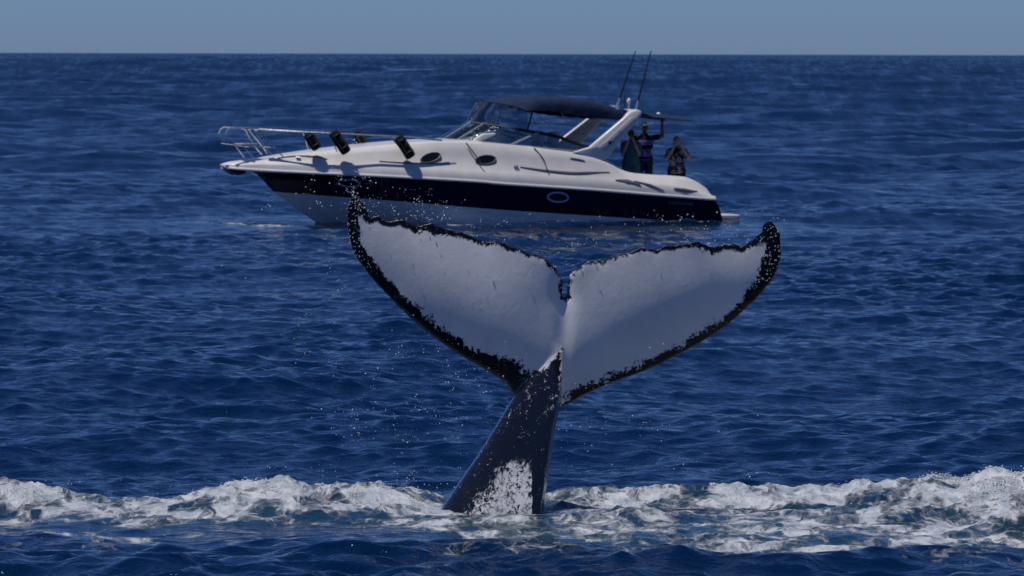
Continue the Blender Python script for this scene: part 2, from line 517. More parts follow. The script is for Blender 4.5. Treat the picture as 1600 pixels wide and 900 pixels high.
    st = catmull([(a[0], a[1], a[2], a[3], a[4], a[5]) for a in st], 6)
    na = 96; ph = np.linspace(0, 2 * np.pi, na, endpoint=False)
    VV = []
    for row, l, r, df, db, kp in st:
        c = ((l + r) / 2 - 800) * k; hw = (r - l) / 2 * k; z = (800 - row) * k
        sn, cs = np.sin(ph), np.cos(ph)
        sf = np.clip(sn, 0, 1)
        x = hw * (cs * (1 - 0.25 * sf ** 3) + kp * sf ** 3)
        x = np.clip(x, -hw, hw)
        y = np.where(sn > 0, -df * np.power(sf, 0.9), db * np.power(np.clip(-sn, 0, 1), 0.9))
        VV.append(np.stack([c + x, y, np.full(na, z)], 1))
    V2 = np.concatenate(VV); m = len(VV)
    F2 = []
    for i in range(m - 1):
        for j in range(na):
            a, b = i * na + j, i * na + (j + 1) % na
            F2 += [(a, b, b + na), (a, b + na, a + na)]
    c0 = len(V2); V2 = np.concatenate([V2, VV[0].mean(0)[None], VV[-1].mean(0)[None]])
    for j in range(na):
        F2 += [(c0, (j + 1) % na, j), (c0 + 1, (m - 1) * na + j, (m - 1) * na + (j + 1) % na)]
    V = np.concatenate([V1, V2]); F = np.concatenate([F1, np.array(F2) + len(V1)])
    me = remeshed(V, F, 0.0105, 3, 0.5)
    # pigment
    nv = len(me.vertices); co = np.empty(nv * 3, np.float32); me.vertices.foreach_get('co', co); co = co.reshape(-1, 3)
    X, Y, Z = co[:, 0].astype(float), co[:, 1].astype(float), co[:, 2].astype(float)
    D, I = dist(X, Z)
    ins = inside(X, Z)
    D = np.where(ins, D, 0)
    ow2 = np.where((out[I, 1] < 462) & isT[I], 0.62, 0.76)
    g = (D - ow[I] * ow2) / 0.06
    # streak up the keel
    stx = np.interp(Z, [(800 - a) * k for a in (660, 640, 600, 570, 545, 538)], [(b - 800) * k for b in (858, 862, 867, 871, 874, 875)])
    stw = np.interp(Z, [(800 - a) * k for a in (660, 630, 600, 570, 545, 538)], [b * k for b in (24, 12, 7, 4.5, 3, -8)])
    g = np.minimum(g, np.where(Z < (800 - 538) * k, (np.abs(X - stx) - stw) / 0.05, 9))
    # stock: black, white patch low on the belly side
    px = X / k + 800; py = 800 - Z / k
    pt = 1.9 - np.hypot((px - 809) / 36, (py - 775) / 50) * 1.6
    pt = np.maximum(pt, 1.2 - np.hypot((px - 775) / 55, (py - 800) / 36) * 1.5)
    gp = np.clip(pt, -0.75, 0.5)
    gp = np.where((px > 832) & (px < 850), -1.0, gp)
    edge = np.interp(px, [780, 800, 832, 866, 880, 900], [600, 598, 582, 566, 640, 648])  # border raised: white wedge above it blackened, its shade put into the pigment
    w = sstep(-12, 14, py - edge)
    g = g * (1 - w) + gp * w
    g = np.clip(g, -1.5, 3)
    # dorsal side is black
    lob = sstep(0.1, 0.9, np.abs(X - xc))
    yo_v = np.where(Z < 1.0, 0.0, np.where(X - xc < 0, -(0.065 - 0.045 * lob) * (Z - 1.2) + 0.05 * (X - xc) ** 2, -(0.065 + 0.02 * lob) * (Z - 1.2) + 0.03 * (X - xc) ** 2))
    g = np.where((Y > yo_v + 0.03) & (X - xc < 1.1), -1.5, g)
    fattr(me, 'pigment', g)
    fattr(me, 'stock', w)
    rag = np.where(isT[I] & (out[I, 1] < 462), 0.45, 1.0)
    rag = rag * (1 - w) + 1.7 * w
    fattr(me, 'ragged', rag)
    # material
    mt = mat('whale_skin', (0.6, 0.6, 0.6), 0.3, spec=0.5)
    t = NT(mt); oc = t.coord()
    pg = t.attr('pigment'); sk = t.attr('stock')
    v = t.mapping(oc, (1, 1, 0.8), rot=(0, 0.5, 0))
    na_ = t.noise(v, 34, 6, 0.72, 0.8)
    nb = t.noise(oc, 8, 3, 0.6)
    sm = t.math('ADD', t.math('MULTIPLY', t.math('SUBTRACT', na_, 0.5), 4.2), t.math('MULTIPLY', t.math('SUBTRACT', nb, 0.5), t.mixf(sk, 2.8, 0.9)))
    vary = t.ramp(t.noise(oc, 2.6, 2, 0.5), 0.35, 0.65, 0.35, 1.35)
    field = t.math('ADD', pg, t.math('MULTIPLY', t.math('MULTIPLY', sm, t.attr('ragged')), vary))
    white = t.mixf(sk, t.ramp(field, 0.0, 0.28), t.ramp(field, -0.1, 0.7))
    # scars and speckles on black skin
    spk = t.noise(oc, 60, 2, 0.5)
    spots = t.math('MULTIPLY', t.ramp(spk, 0.70, 0.735), t.ramp(nb, 0.45, 0.62))
    white = t.math('MAXIMUM', white, t.math('MULTIPLY', spots, 0.8))
    cloud = t.noise(oc, 3.0, 4, 0.6)
    wc = t.mix(t.ramp(cloud, 0.3, 0.7), (0.66, 0.66, 0.68), (0.76, 0.755, 0.76))
    wc = t.mix(t.math('MULTIPLY', t.ramp(spk, 0.70, 0.76), 0.35), wc, (0.25, 0.26, 0.28))
    t.lk(t.mix(white, t.mix(sk, (0.004, 0.005, 0.008), (0.003, 0.004, 0.0065)), wc), t.b.inputs['Base Color'])
    t.lk(t.mixf(white, t.mixf(sk, 0.16, 0.22), 0.30), t.b.inputs['Roughness'])
    t.lk(t.mixf(sk, 0.32, 0.42), t.b.inputs['Specular IOR Level'])
    t.lk(sk, t.b.inputs['Coat Weight']); t.b.inputs['Coat Roughness'].default_value = 0.17; t.b.inputs['Coat IOR'].default_value = 1.5
    wr = t.noise(t.mapping(oc, (1.2, 1, 0.8), rot=(0, 0.7, 0)), 11, 6, 0.6, 0.8)
    hb = t.math('ADD', t.math('MULTIPLY', wr, t.mixf(sk, 0.0026, 0.004)), t.math('MULTIPLY', na_, t.mixf(white, 0.0045, 0.0012)))
    t.lk(t.bump(hb, 1.0, 0.8), t.b.inputs['Normal'])
    o = link('humpback_whale', me, mt)
    o.location = (0, WHALE_Y, 0)
    tag(o, 'raised whale tail with white underside and ragged black edges rising from the foam', 'whale')
    # barnacles: on the tips and along the black edges
    ico_v, ico_f = ICO
    cand = np.where((g < -0.1) & (Z > 0.95) & (Y < yo_v + 0.01) & ins)[0]
    tipw = np.exp(-((px[cand] - 556) / 18) ** 2) * (py[cand] < 420) * 3 + np.exp(-((px[cand] - 1203) / 18) ** 2) * (py[cand] < 440) * 2.2 + 0.25 * ((py[cand] < 400) & (px[cand] < 800)) + 0.05
    pick = rng.choice(cand, 280, replace=False, p=tipw / tipw.sum())
    nrm = np.empty(nv * 3, np.float32); me.vertices.foreach_get('normal', nrm); nrm = nrm.reshape(-1, 3)
    rad = rng.uniform(0.003, 0.008, len(pick))
    C = co[pick] + nrm[pick] * rad[:, None] * 0.3
    VB = (ico_v[None] * rad[:, None, None] * np.array([1, 0.8, 1]) + C[:, None]).reshape(-1, 3)
    FB = (ico_f[None] + (np.arange(len(pick)) * len(ico_v))[:, None, None]).reshape(-1, 3)
    bm_ = mat('barnacle_shell', (0.36, 0.36, 0.34), 0.35)
    b = link('barnacles', np_mesh('barnacles', VB, FB), bm_, o)
    tag(b, kind='stuff')
    return o

def make_ico(sub):
    bm = bmesh.new(); bmesh.ops.create_icosphere(bm, subdivisions=sub, radius=1.0)
    v = np.array([p.co[:] for p in bm.verts]); f = np.array([[q.index for q in p.verts] for p in bm.faces]); bm.free()
    return v, f
ICO = make_ico(1)
build_whale()

# ------------------------------------------------------------------ foam clots on the crests and flying drops
def blobs(name, C, rad, m, flat=(1, 1, 1), ico=ICO):
    v, f = ico
    jit = rng.uniform(0.75, 1.25, (len(C), 1, 3))
    VB = (v[None] * rad[:, None, None] * np.array(flat) * jit + C[:, None]).reshape(-1, 3)
    FB = (f[None] + (np.arange(len(C)) * len(v))[:, None, None]).reshape(-1, 3)
    return link(name, np_mesh(name, VB, FB), m)

def build_spray():
    sel = np.where((SEA_F > 0.80) & (np.abs(SEA_V[:, 0]) < 5.2) & (SEA_V[:, 1] > 42) & (SEA_V[:, 1] < 49))[0]
    w = np.clip(SEA_H[sel], 0.02, 0.4) ** 3
    pick = rng.choice(sel, 3500, p=w / w.sum())
    C = SEA_V[pick] + rng.normal(0, 1, (len(pick), 3)) * np.array([0.02, 0.03, 0.010])
    rad = 0.003 + 0.008 * rng.power(0.55, len(pick))[::1] * rng.uniform(0.3, 1, len(pick))
    fm = mat('foam_clot', (0.62, 0.64, 0.66), 0.5)
    tag(blobs('foam_clots', C, rad, fm, (1.2, 1.1, 0.7)), kind='stuff')
    # drops: (cx, cy, sx, sy, count) on the photograph, all round the tail
    cl = [(545, 290, 28, 22, 150), (520, 300, 30, 30, 70), (600, 320, 40, 25, 140), (545, 255, 14, 18, 50), (680, 330, 60, 16, 120), (760, 355, 50, 16, 90),
          (620, 330, 30, 12, 120), (900, 395, 40, 18, 60), (1000, 365, 70, 16, 130), (1100, 358, 50, 16, 150), (1150, 350, 40, 18, 110), (1190, 355, 20, 18, 40),
          (860, 370, 120, 20, 70), (640, 600, 50, 60, 110), (700, 650, 50, 45, 170), (600, 680, 70, 50, 120), (560, 560, 60, 70, 70), (740, 590, 30, 30, 50),
          (530, 420, 25, 60, 50), (660, 730, 70, 25, 110), (960, 640, 60, 45, 70), (940, 700, 45, 35, 70), (1050, 700, 80, 40, 70), (1000, 560, 80, 60, 25),
          (450, 620, 60, 90, 35), (1180, 700, 80, 40, 30), (1550, 800, 50, 26, 260), (1560, 760, 40, 20, 80), (800, 800, 500, 14, 160), (420, 760, 140, 10, 120), (1480, 668, 40, 4, 45)]
    Cs = []
    for cx, cy, sx, sy, cnt in cl:
        cnt = int(cnt * 0.85)
        nc = max(3, cnt // 9); cen = rng.normal(0, 1, (nc, 2)); a = cen[rng.integers(0, nc, cnt)] + rng.normal(0, 0.22, (cnt, 2)) * rng.uniform(0.2, 2.0, (cnt, 1)); a[:, 0] = cx + a[:, 0] * sx; a[:, 1] = cy + a[:, 1] * sy
        Y = WHALE_Y - 0.55 + rng.uniform(-0.5, 0.9, cnt)
        if cy > 750: Y = rng.uniform(44.2, 47.3, cnt)
        elif cy < 480: Y = WHALE_Y + rng.uniform(-0.25, 0.45, cnt)
        if cx == 1480: Y = np.full(cnt, 57.2)
        Cs.append(np.stack([(a[:, 0] - 800) / FPX * Y, Y, CAM_H - (a[:, 1] - EYE_ROW) * Y / FPX], 1))
    C = np.concatenate(Cs); C = C[C[:, 2] > 0.03]
    rad = 0.0013 + 0.0048 * rng.uniform(0, 1, len(C)) ** 3.2
    dm = mat('water_drop', (0.78, 0.80, 0.84), 0.3, ior=1.33)  # opaque white base colour stands in for sun glints on clear drops
    tag(blobs('spray_drops', C, rad, dm, (1, 1, 1.15)), kind='stuff')
build_spray()

# ------------------------------------------------------------------ the motor cruiser
YAW = R(18.0)
BC, BS = math.cos(YAW), math.sin(YAW)
BOAT_Y = 124.3
BOAT_X = (349.0 - 800.0) / FPX * BOAT_Y
def bp(px, py, b):
    """photo pixel -> boat metres (x aft of the bow tip, y to starboard, z up) for a point b metres to port of the centreline"""
    py = py - 0.0025 * (px - 800.0)
    q = (px - 800.0) / FPX
    x = (q * (BOAT_Y - BC * b) - BOAT_X - BS * b) / (BC - q * BS)
    Y = BOAT_Y + BS * x - BC * b
    return np.array([x, -b, CAM_H - (py - EYE_ROW) * Y / FPX])

gel = mat('white_gelcoat', (0.74, 0.72, 0.70), 0.28, coat=0.4)
t = NT(gel); _n = t.noise(t.coord(), 2.5, 4, 0.6)
t.lk(t.mix(t.ramp(_n, 0.3, 0.7), (0.65, 0.625, 0.60), (0.71, 0.69, 0.665)), t.b.inputs['Base Color'])
gel_dull = mat('white_antifouling', (0.50, 0.52, 0.54), 0.45)
t = NT(gel_dull); _n = t.noise(t.mapping(t.coord(), (0.5, 1, 4)), 3, 5, 0.6)
t.lk(t.mix(t.ramp(_n, 0.3, 0.7), (0.62, 0.65, 0.66), (0.78, 0.79, 0.79)), t.b.inputs['Base Color'])
navy = mat('navy_gelcoat', (0.0022, 0.0024, 0.012), 0.3, spec=0.25)
t = NT(navy); _n = t.noise(t.mapping(t.coord(), (1, 1, 3)), 4, 5, 0.6)
t.lk(t.mix(_n, (0.0022, 0.0027, 0.017), (0.0042, 0.0050, 0.028)), t.b.inputs['Base Color'])
t.lk(t.ramp(_n, 0.2, 0.8, 0.18, 0.34), t.b.inputs['Roughness'])
steel = mat('polished_steel', (0.74, 0.73, 0.72), 0.3, metal=0.85)
t = NT(steel); t.lk(t.ramp(t.noise(t.coord(), 40, 3), 0.3, 0.7, 0.25, 0.4), t.b.inputs['Roughness'])
alu = mat('dull_aluminium', (0.50, 0.51, 0.52), 0.38, metal=0.7)
t = NT(alu); t.lk(t.ramp(t.noise(t.coord(), 30, 3), 0.3, 0.7, 0.3, 0.48), t.b.inputs['Roughness'])
black_rubber = mat('black_rubber', (0.012, 0.012, 0.013), 0.5)
t = NT(black_rubber); t.lk(t.ramp(t.noise(t.coord(), 30, 3), 0.3, 0.7, 0.4, 0.6), t.b.inputs['Roughness'])
grey_trim = mat('grey_trim', (0.10, 0.11, 0.12), 0.45)
t = NT(grey_trim); t.lk(t.ramp(t.noise(t.coord(), 20, 3), 0.3, 0.7, 0.35, 0.55), t.b.inputs['Roughness'])
def cloth(name, c, amt=0.25, scale=9):
    m = mat(name, c, 0.85, spec=0.2); t = NT(m); oc = t.coord()
    n = t.noise(oc, scale, 4, 0.6)
    t.lk(t.mix(t.ramp(n, 0.3, 0.7), tuple(v * (1 - amt) for v in c), tuple(v * (1 + amt) for v in c)), t.b.inputs['Base Color'])
    t.lk(t.bump(n, 0.03, 0.6), t.b.inputs['Normal'])
    return m
canvas = cloth('navy_canvas', (0.013, 0.026, 0.066), 0.2, 4)
cushion = cloth('cream_vinyl', (0.55, 0.53, 0.48), 0.1, 6)
def clear_sheet(name, tint, rough, refl):
    m = bpy.data.materials.new(name); m.use_nodes = True; t = NT(m); t.n.remove(t.b)
    out = t.n['Material Output']
    tr = t.new('ShaderNodeBsdfTransparent'); tr.inputs['Color'].default_value = (*tint, 1)
    gl = t.new('ShaderNodeBsdfGlossy'); gl.inputs['Roughness'].default_value = rough
    nz = t.noise(t.coord(), 2.2, 3, 0.5)
    nb = t.bump(nz, 0.10, 1.0); t.lk(nb, gl.inputs['Normal'])
    fr = t.new('ShaderNodeFresnel'); fr.inputs['IOR'].default_value = 1.5
    mx = t.new('ShaderNodeMixShader')
    t.lk(t.math('ADD', t.math('MULTIPLY', fr.outputs[0], 1.0), refl, clamp=True), mx.inputs[0])
    t.lk(tr.outputs[0], mx.inputs[1]); t.lk(gl.outputs[0], mx.inputs[2]); t.lk(mx.outputs[0], out.inputs['Surface'])
    return m
tinted = clear_sheet('tinted_glass', (0.86, 0.98, 0.96), 0.05, 0.15)
vinyl = clear_sheet('clear_vinyl', (0.80, 0.82, 0.86), 0.16, 0.10)
porthole_glass = mat('dark_porthole_glass', (0.006, 0.007, 0.009), 0.08)
t = NT(porthole_glass); t.lk(t.ramp(t.noise(t.coord(), 20, 3), 0.3, 0.7, 0.05, 0.14), t.b.inputs['Roughness'])

boat = empty('motor_cruiser', (BOAT_X, BOAT_Y, 0), YAW)
tag(boat, 'white and navy motor cruiser with blue canopy lying behind the whale tail', 'boat')

class MB:
    def __init__(s): s.v = []; s.f = []
    def add(s, V, F):
        o = len(s.v); s.v += [tuple(map(float, p)) for p in V]; s.f += [tuple(int(i) + o for i in q) for q in F]; return s
    def loft(s, S, close_u=False, cap=False):
        S = np.asarray(S, float); n, m = S.shape[:2]; F = []
        for i in range(n - 1):
            for j in range(m if close_u else m - 1):
                k = (j + 1) % m
                F.append((i * m + j, i * m + k, (i + 1) * m + k, (i + 1) * m + j))
        if cap and close_u:
            F.append(tuple(range(m))[::-1]); F.append(tuple((n - 1) * m + j for j in range(m)))
        return s.add(S.reshape(-1, 3), F)
    def tube(s, P, r, seg=8, closed=False, cap=True):
        P = np.asarray(P, float); n = len(P); r = np.broadcast_to(np.asarray(r, float), (n,))
        T = np.gradient(P, axis=0)
        if closed: T[0] = P[1] - P[-1]; T[-1] = P[0] - P[-2]
        T /= np.linalg.norm(T, axis=1)[:, None] + 1e-12
        up = np.array([0, 0, 1.0]) if abs(T[0][2]) < 0.9 else np.array([0, 1.0, 0])
        S = []; a = np.cross(T[0], up); a /= np.linalg.norm(a)
        for i in range(n):
            a = a - T[i] * a.dot(T[i]); a /= np.linalg.norm(a) + 1e-12; b = np.cross(T[i], a)
            ph = np.linspace(0, 2 * np.pi, seg, endpoint=False)
            S.append(P[i] + r[i] * (np.cos(ph)[:, None] * a + np.sin(ph)[:, None] * b))
        if closed: S.append(S[0])
        return s.loft(S, True, cap and not closed)
    def box(s, c, d, rot=None):
        c = np.array(c, float); d = np.array(d, float) / 2
        V = np.array([(x, y, z) for x in (-1, 1) for y in (-1, 1) for z in (-1, 1)], float) * d
        if rot is not None: V = V @ np.array(rot.to_3x3()).T
        return s.add(V + c, [(0, 1, 3, 2), (4, 6, 7, 5), (0, 4, 5, 1), (2, 3, 7, 6), (0, 2, 6, 4), (1, 5, 7, 3)])
    def prism(s, poly, n, off):
        """flat polygon (list of 3D points) thickened by vector off"""
        P = np.asarray(poly, float); off = np.asarray(off, float); k = len(P)
        F = [tuple(range(k))[::-1], tuple(range(k, 2 * k))] + [(i, (i + 1) % k, k + (i + 1) % k, k + i) for i in range(k)]
        return s.add(np.concatenate([P, P + off]), F)
    def build(s, name, m, parent=None, bevel=0.0, smooth=True, solid=0.0, angle=40, seg=2):
        me = bpy.data.meshes.new(name); me.from_pydata(s.v, [], s.f); me.update()
        bm = bmesh.new(); bm.from_mesh(me)
        bmesh.ops.remove_doubles(bm, verts=bm.verts, dist=1e-5)
        bmesh.ops.recalc_face_normals(bm, faces=bm.faces)
        if bevel:
            ed = [e for e in bm.edges if len(e.link_faces) == 2 and e.calc_face_angle(0) > 0.5]
            bmesh.ops.bevel(bm, geom=ed, offset=bevel, segments=seg, affect='EDGES', profile=0.5, clamp_overlap=True)
        if solid:
            bmesh.ops.solidify(bm, geom=list(bm.faces), thickness=solid)
        for f in bm.faces: f.smooth = smooth
        if smooth:
            for e in bm.edges:
                if len(e.link_faces) == 2 and e.calc_face_angle(0) > math.radians(angle): e.smooth = False
        bm.to_mesh(me); bm.free()
        return link(name, me, m, parent, smooth=False)

def mirror(V): V = np.array(V, float); V[..., 1] *= -1; return V
def spl(pts, step=0.06):
    P = np.array(pts, float); return catmull3(P, step)
def catmull3(P, step):
    n = len(P); out = []
    for i in range(n - 1):
        p0 = P[max(i - 1, 0)]; p1 = P[i]; p2 = P[i + 1]; p3 = P[min(i + 2, n - 1)]
        k = max(1, int(np.linalg.norm(p2 - p1) / step))
        for j in range(k):
            t_ = j / k
            out.append(0.5 * (2 * p1 + (p2 - p0) * t_ + (2 * p0 - 5 * p1 + 4 * p2 - p3) * t_ * t_ + (3 * p1 - p0 - 3 * p2 + p3) * t_ ** 3))
    out.append(P[-1]); return np.array(out)

# lines of the port side: (x, z) tables from photo points
BX = [0.0, 0.10, 0.35, 0.8, 1.4, 2.2, 3.2, 4.4, 6.0, 8.0, 10.0, 11.3, 11.6]
BB = [0.16, 0.30, 0.42, 0.56, 0.80, 1.10, 1.38, 1.60, 1.72, 1.74, 1.70, 1.60, 1.55]
def brub(x): return np.interp(x, BX, BB)
def line(pts, inset=0.0):
    xs, zs = [], []
    for px, py in pts:
        b = 0.5
        for _ in range(6):
            x = bp(px, py, b)[0]; b = max(0.02, brub(x) - inset)
        p = bp(px, py, b); xs.append(p[0]); zs.append(p[2])
    C = catmull3(np.stack([np.array(xs), np.array(zs)], 1), 0.05)
    o = np.argsort(C[:, 0]); C = C[o]
    return lambda x: np.interp(x, C[:, 0], C[:, 1])
z_rub = line([(349, 261), (393, 264.5), (483, 269), (560, 272.5), (629, 276), (742, 282.5), (780, 286), (855, 291), (930, 296), (1005, 302), (1055, 306), (1112, 310.5)])
z_nav = line([(427, 299.5), (496, 305), (629, 315), (700, 321), (780, 327.5), (930, 337.5), (1055, 345), (1132, 349)])
z_sho = line([(349, 257), (400, 256), (450, 256), (520, 257), (600, 259), (700, 264), (800, 270), (900, 276), (1000, 284), (1060, 290), (1112, 305)], 0.05)
z_cre = line([(349, 256), (400, 252), (450, 249), (520, 243), (600, 238), (660, 240), (750, 243), (850, 247), (930, 253), (970, 266), (1000, 273), (1060, 279), (1090, 287), (1112, 301)], 0.28)
z_top = line([(349, 255.5), (400, 249), (450, 242), (500, 236.5), (600, 227), (690, 220.5), (760, 223), (830, 229), (905, 237), (945, 248), (972, 264), (990, 269), (1060, 275), (1074, 277), (1090, 284), (1105, 294), (1112, 300)], 0.4)
z_cro = line([(349, 255), (360, 252), (400, 247), (450, 239.5), (500, 233.5), (550, 228), (600, 223.5), (650, 220), (700, 217.5), (760, 216)], 0.6)
X_BULK = 5.55; FLOOR = 0.55; X_END = bp(1112, 320, 1.55)[0]
def deck_section(x):
    b = float(brub(x)); zr = z_rub(x)
    f = min(1.0, b / 1.5)
    pts = [(b, zr), (b - 0.012, zr + 0.3 * (z_sho(x) - zr)), (b - 0.05 * f, zr + 0.75 * (z_sho(x) - zr)), (b - 0.10 * f, z_sho(x)),
           (b - 0.22 * f, 0.5 * (z_sho(x) + z_cre(x))), (b - 0.30 * f, z_cre(x)), (b - 0.335 * f, z_cre(x) + 0.35 * (z_top(x) - z_cre(x))),
           (b - 0.42 * f, z_cre(x) + 0.85 * (z_top(x) - z_cre(x))), (b - 0.46 * f, z_top(x))]
    bt = b - 0.46 * f
    if x <= X_BULK:
        zc = max(z_cro(x), z_top(x) + 0.002)
        for u in (0.85, 0.6, 0.3, 0.0): pts.append((bt * u, z_top(x) + (zc - z_top(x)) * (1 - u ** 2)))
    else:
        pts += [(bt - 0.07, z_top(x) - 0.01), (bt - 0.10, z_top(x) - 0.10), (bt - 0.12, FLOOR), (0, FLOOR)]
    return np.array([(x, -p[0], p[1]) for p in pts])
xs = np.concatenate([np.linspace(0.0, 0.5, 14), np.linspace(0.55, X_BULK, 70), np.linspace(X_BULK + 0.015, X_END - 0.02, 76)])
S = np.array([deck_section(x) for x in xs])
# rounded nose and stern of the deck
d = MB()
nose = S[0].copy(); nose[:, 0] -= 0.06; nose[:, 1] *= 0.55; nose[:, 2] = nose[:, 2] * 0.5 + np.mean(nose[:, 2]) * 0.5
fin = S[-1].copy(); fin2 = fin.copy(); fin2[:, 0] += 0.10; fin2[:, 2] = np.minimum(fin2[:, 2], z_rub(X_END) + 0.06); fin2[:, 1] *= 0.97
SS = np.concatenate([nose[None], S, fin2[None]])
full = np.concatenate([SS, mirror(SS)[:, ::-1][:, 1:]], 1)
d.loft(full)
d.add(full[0], [tuple(range(full.shape[1]))])
# underside of the bow platform and closed stern
und = [[S[i][0], (S[i][0][0], 0, S[i][0][2] - 0.02), mirror(S[i][0])] for i in range(0, 30)]
d.loft(und)
d.add(full[-1], [tuple(range(full.shape[1]))[::-1]])
deck = d.build('deck', gel, boat, angle=50)

# hull
x_st = lambda z: np.interp(z, [-0.45, 0.06, 0.72, 1.235], [bp(545, 360, .0)[0], bp(488, 346, 0.0)[0], bp(427, 299, 0.0)[0], bp(393, 264, 0.0)[0]])
def hull_half(x, zz):
    pass
hb, hn = MB(), MB()
HX0 = bp(393, 264, 0.0)[0]; HX1 = bp(1116, 336, 1.55)[0]
NS = 70
def section(u):
    # u 0..1 from stem to transom: every level starts at its own point on the raked stem and ends on the raked transom
    lv = []
    for kind in ('keel', 'chine', 'nav', 'm1', 'm2', 'rub'):
        if kind == 'rub': x0, x1 = HX0, HX1
        elif kind == 'm2': x0, x1 = HX0 + 0.16, HX1 + 0.09
        elif kind == 'm1': x0, x1 = HX0 + 0.33, HX1 + 0.17
        elif kind == 'nav': x0, x1 = x_st(0.72), HX1 + 0.24
        elif kind == 'chine': x0, x1 = x_st(0.10), HX1 + 0.24
        else: x0, x1 = x_st(-0.4), HX1 + 0.10
        v = u ** 1.5 if u < 1 else 1
        x = x0 + (x1 - x0) * v
        B = float(brub(min(x, 11.3)))
        run = np.clip((x - x0) / 3.4, 0, 1); fl = math.sin(run * math.pi / 2) ** 0.8
        zr, zn = float(z_rub(min(x, 11.5))), float(z_nav(np.clip(x, x_st(0.72), 11.7)))
        if kind == 'rub': b, z = (B - 0.03) * min(1, (0.02 + (x - x0) / 0.6)), zr - 0.035
        elif kind == 'm2': b, z = (B - 0.05) * fl ** 0.8, zn + (zr - zn) * 0.70
        elif kind == 'm1': b, z = (B - 0.09) * fl ** 0.95, zn + (zr - zn) * 0.35
        elif kind == 'nav': b, z = (B - 0.15) * fl, zn
        elif kind == 'chine': b, z = (B - 0.19) * fl, np.interp(x, [x0, 4, 11.6], [0.10, -0.06, -0.15])
        else: b, z = 0.0, np.interp(x, [x0, 5, 11.6], [-0.4, -0.55, -0.5])
        lv.append((x, -max(b, 0.004) if kind != 'keel' else 0.0, z))
    return lv
US = np.linspace(0, 1, NS)
H = np.array([section(u) for u in US])
low = np.concatenate([H[:, :3], mirror(H[:, :3])[:, ::-1][:, :]], 1)   # nav..keel? keep order
low = np.concatenate([H[:, [2, 1, 0]], mirror(H[:, [1, 2]])], 1)
hb.loft(low); hb.add(low[-1], [(0, 1, 2, 3, 4)])
hull_bottom = hb.build('hull_bottom', gel_dull, boat, angle=50)
up = H[:, [2, 3, 4, 5]]
# smooth the topside between its four levels
def refine(row): return catmull3(row, np.linalg.norm(row[-1] - row[0]) / 12.0)[:, :]
upr = []
for row in up:
    tt = np.linspace(0, 3, 13); out = []
    for q in tt:
        i = min(int(q), 2); f_ = q - i
        p0, p1, p2, p3 = row[max(i - 1, 0)], row[i], row[i + 1], row[min(i + 2, 3)]
        out.append(0.5 * (2 * p1 + (p2 - p0) * f_ + (2 * p0 - 5 * p1 + 4 * p2 - p3) * f_ * f_ + (3 * p1 - p0 - 3 * p2 + p3) * f_ ** 3))
    upr.append(out)
upr = np.array(upr)
hn.loft(upr); hn.loft(mirror(upr))
tr_ = np.concatenate([upr[-1], mirror(upr[-1])[::-1]])
hn.add(tr_, [tuple(range(len(tr_)))])
stem = np.concatenate([upr[0][None], mirror(upr[0])[None]]); hn.loft(stem)
hull_side = hn.build('hull_side', navy, boat, angle=50)
hull_side['label'] = 'glossy navy blue band along the hull'
def hull_at(x, frac):
    """point and outward normal on the port navy side at aft distance x, height fraction frac"""
    j = frac * 12
    j0 = int(min(j, 11)); f_ = j - j0
    L0 = upr[:, j0] * (1 - f_) + upr[:, j0 + 1] * f_
    P = np.array([np.interp(x, L0[:, 0], L0[:, k]) for k in range(3)])
    Pa = np.array([np.interp(x + 0.1, L0[:, 0], L0[:, k]) for k in range(3)])
    Lb = upr[:, min(j0 + 2, 12)]; Lc = upr[:, max(j0 - 1, 0)]
    ub = np.array([np.interp(x, Lb[:, 0], Lb[:, k]) for k in range(3)]) - np.array([np.interp(x, Lc[:, 0], Lc[:, k]) for k in range(3)])
    tx = Pa - P; tx /= np.linalg.norm(tx); n_ = np.cross(tx, ub); n_ /= np.linalg.norm(n_)
    if n_[1] > 0: n_ = -n_
    return P, n_, tx
# rub rail
rx = np.linspace(0.02, X_END + 0.05, 90)
for sgn in (1, -1):
    P = np.array([(x, -sgn * (brub(x) + 0.012), z_rub(x) - 0.012) for x in rx])
    r_ = MB().tube(P, 0.034, 8).build('rub_rail', gel, boat)
# swim platform
pa = bp(1129, 336, 1.4); pb = bp(1158, 337, 1.3); zt_, zb_ = bp(1145, 335.5, 1.35)[2], bp(1145, 348, 1.35)[2]
poly = [(pa[0] - 0.25, -1.42, 0), (pb[0] - 0.08, -1.38, 0), (pb[0], -1.25, 0), (pb[0] + .03, -0.6, 0), (pb[0] + .03, 0.6, 0), (pb[0], 1.25, 0), (pb[0] - .08, 1.38, 0), (pa[0] - .25, 1.42, 0)]
sp = MB().prism([(p[0], p[1], zt_ - 0.085) for p in poly], None, (0, 0, 0.085)).build('swim_platform', gel, boat, 0.02)
MB().prism([(p[0] - 0.01, p[1] * 0.995, zb_) for p in poly], None, (0, 0, 0.075)).build('platform_skirt', gel, sp, 0.02)

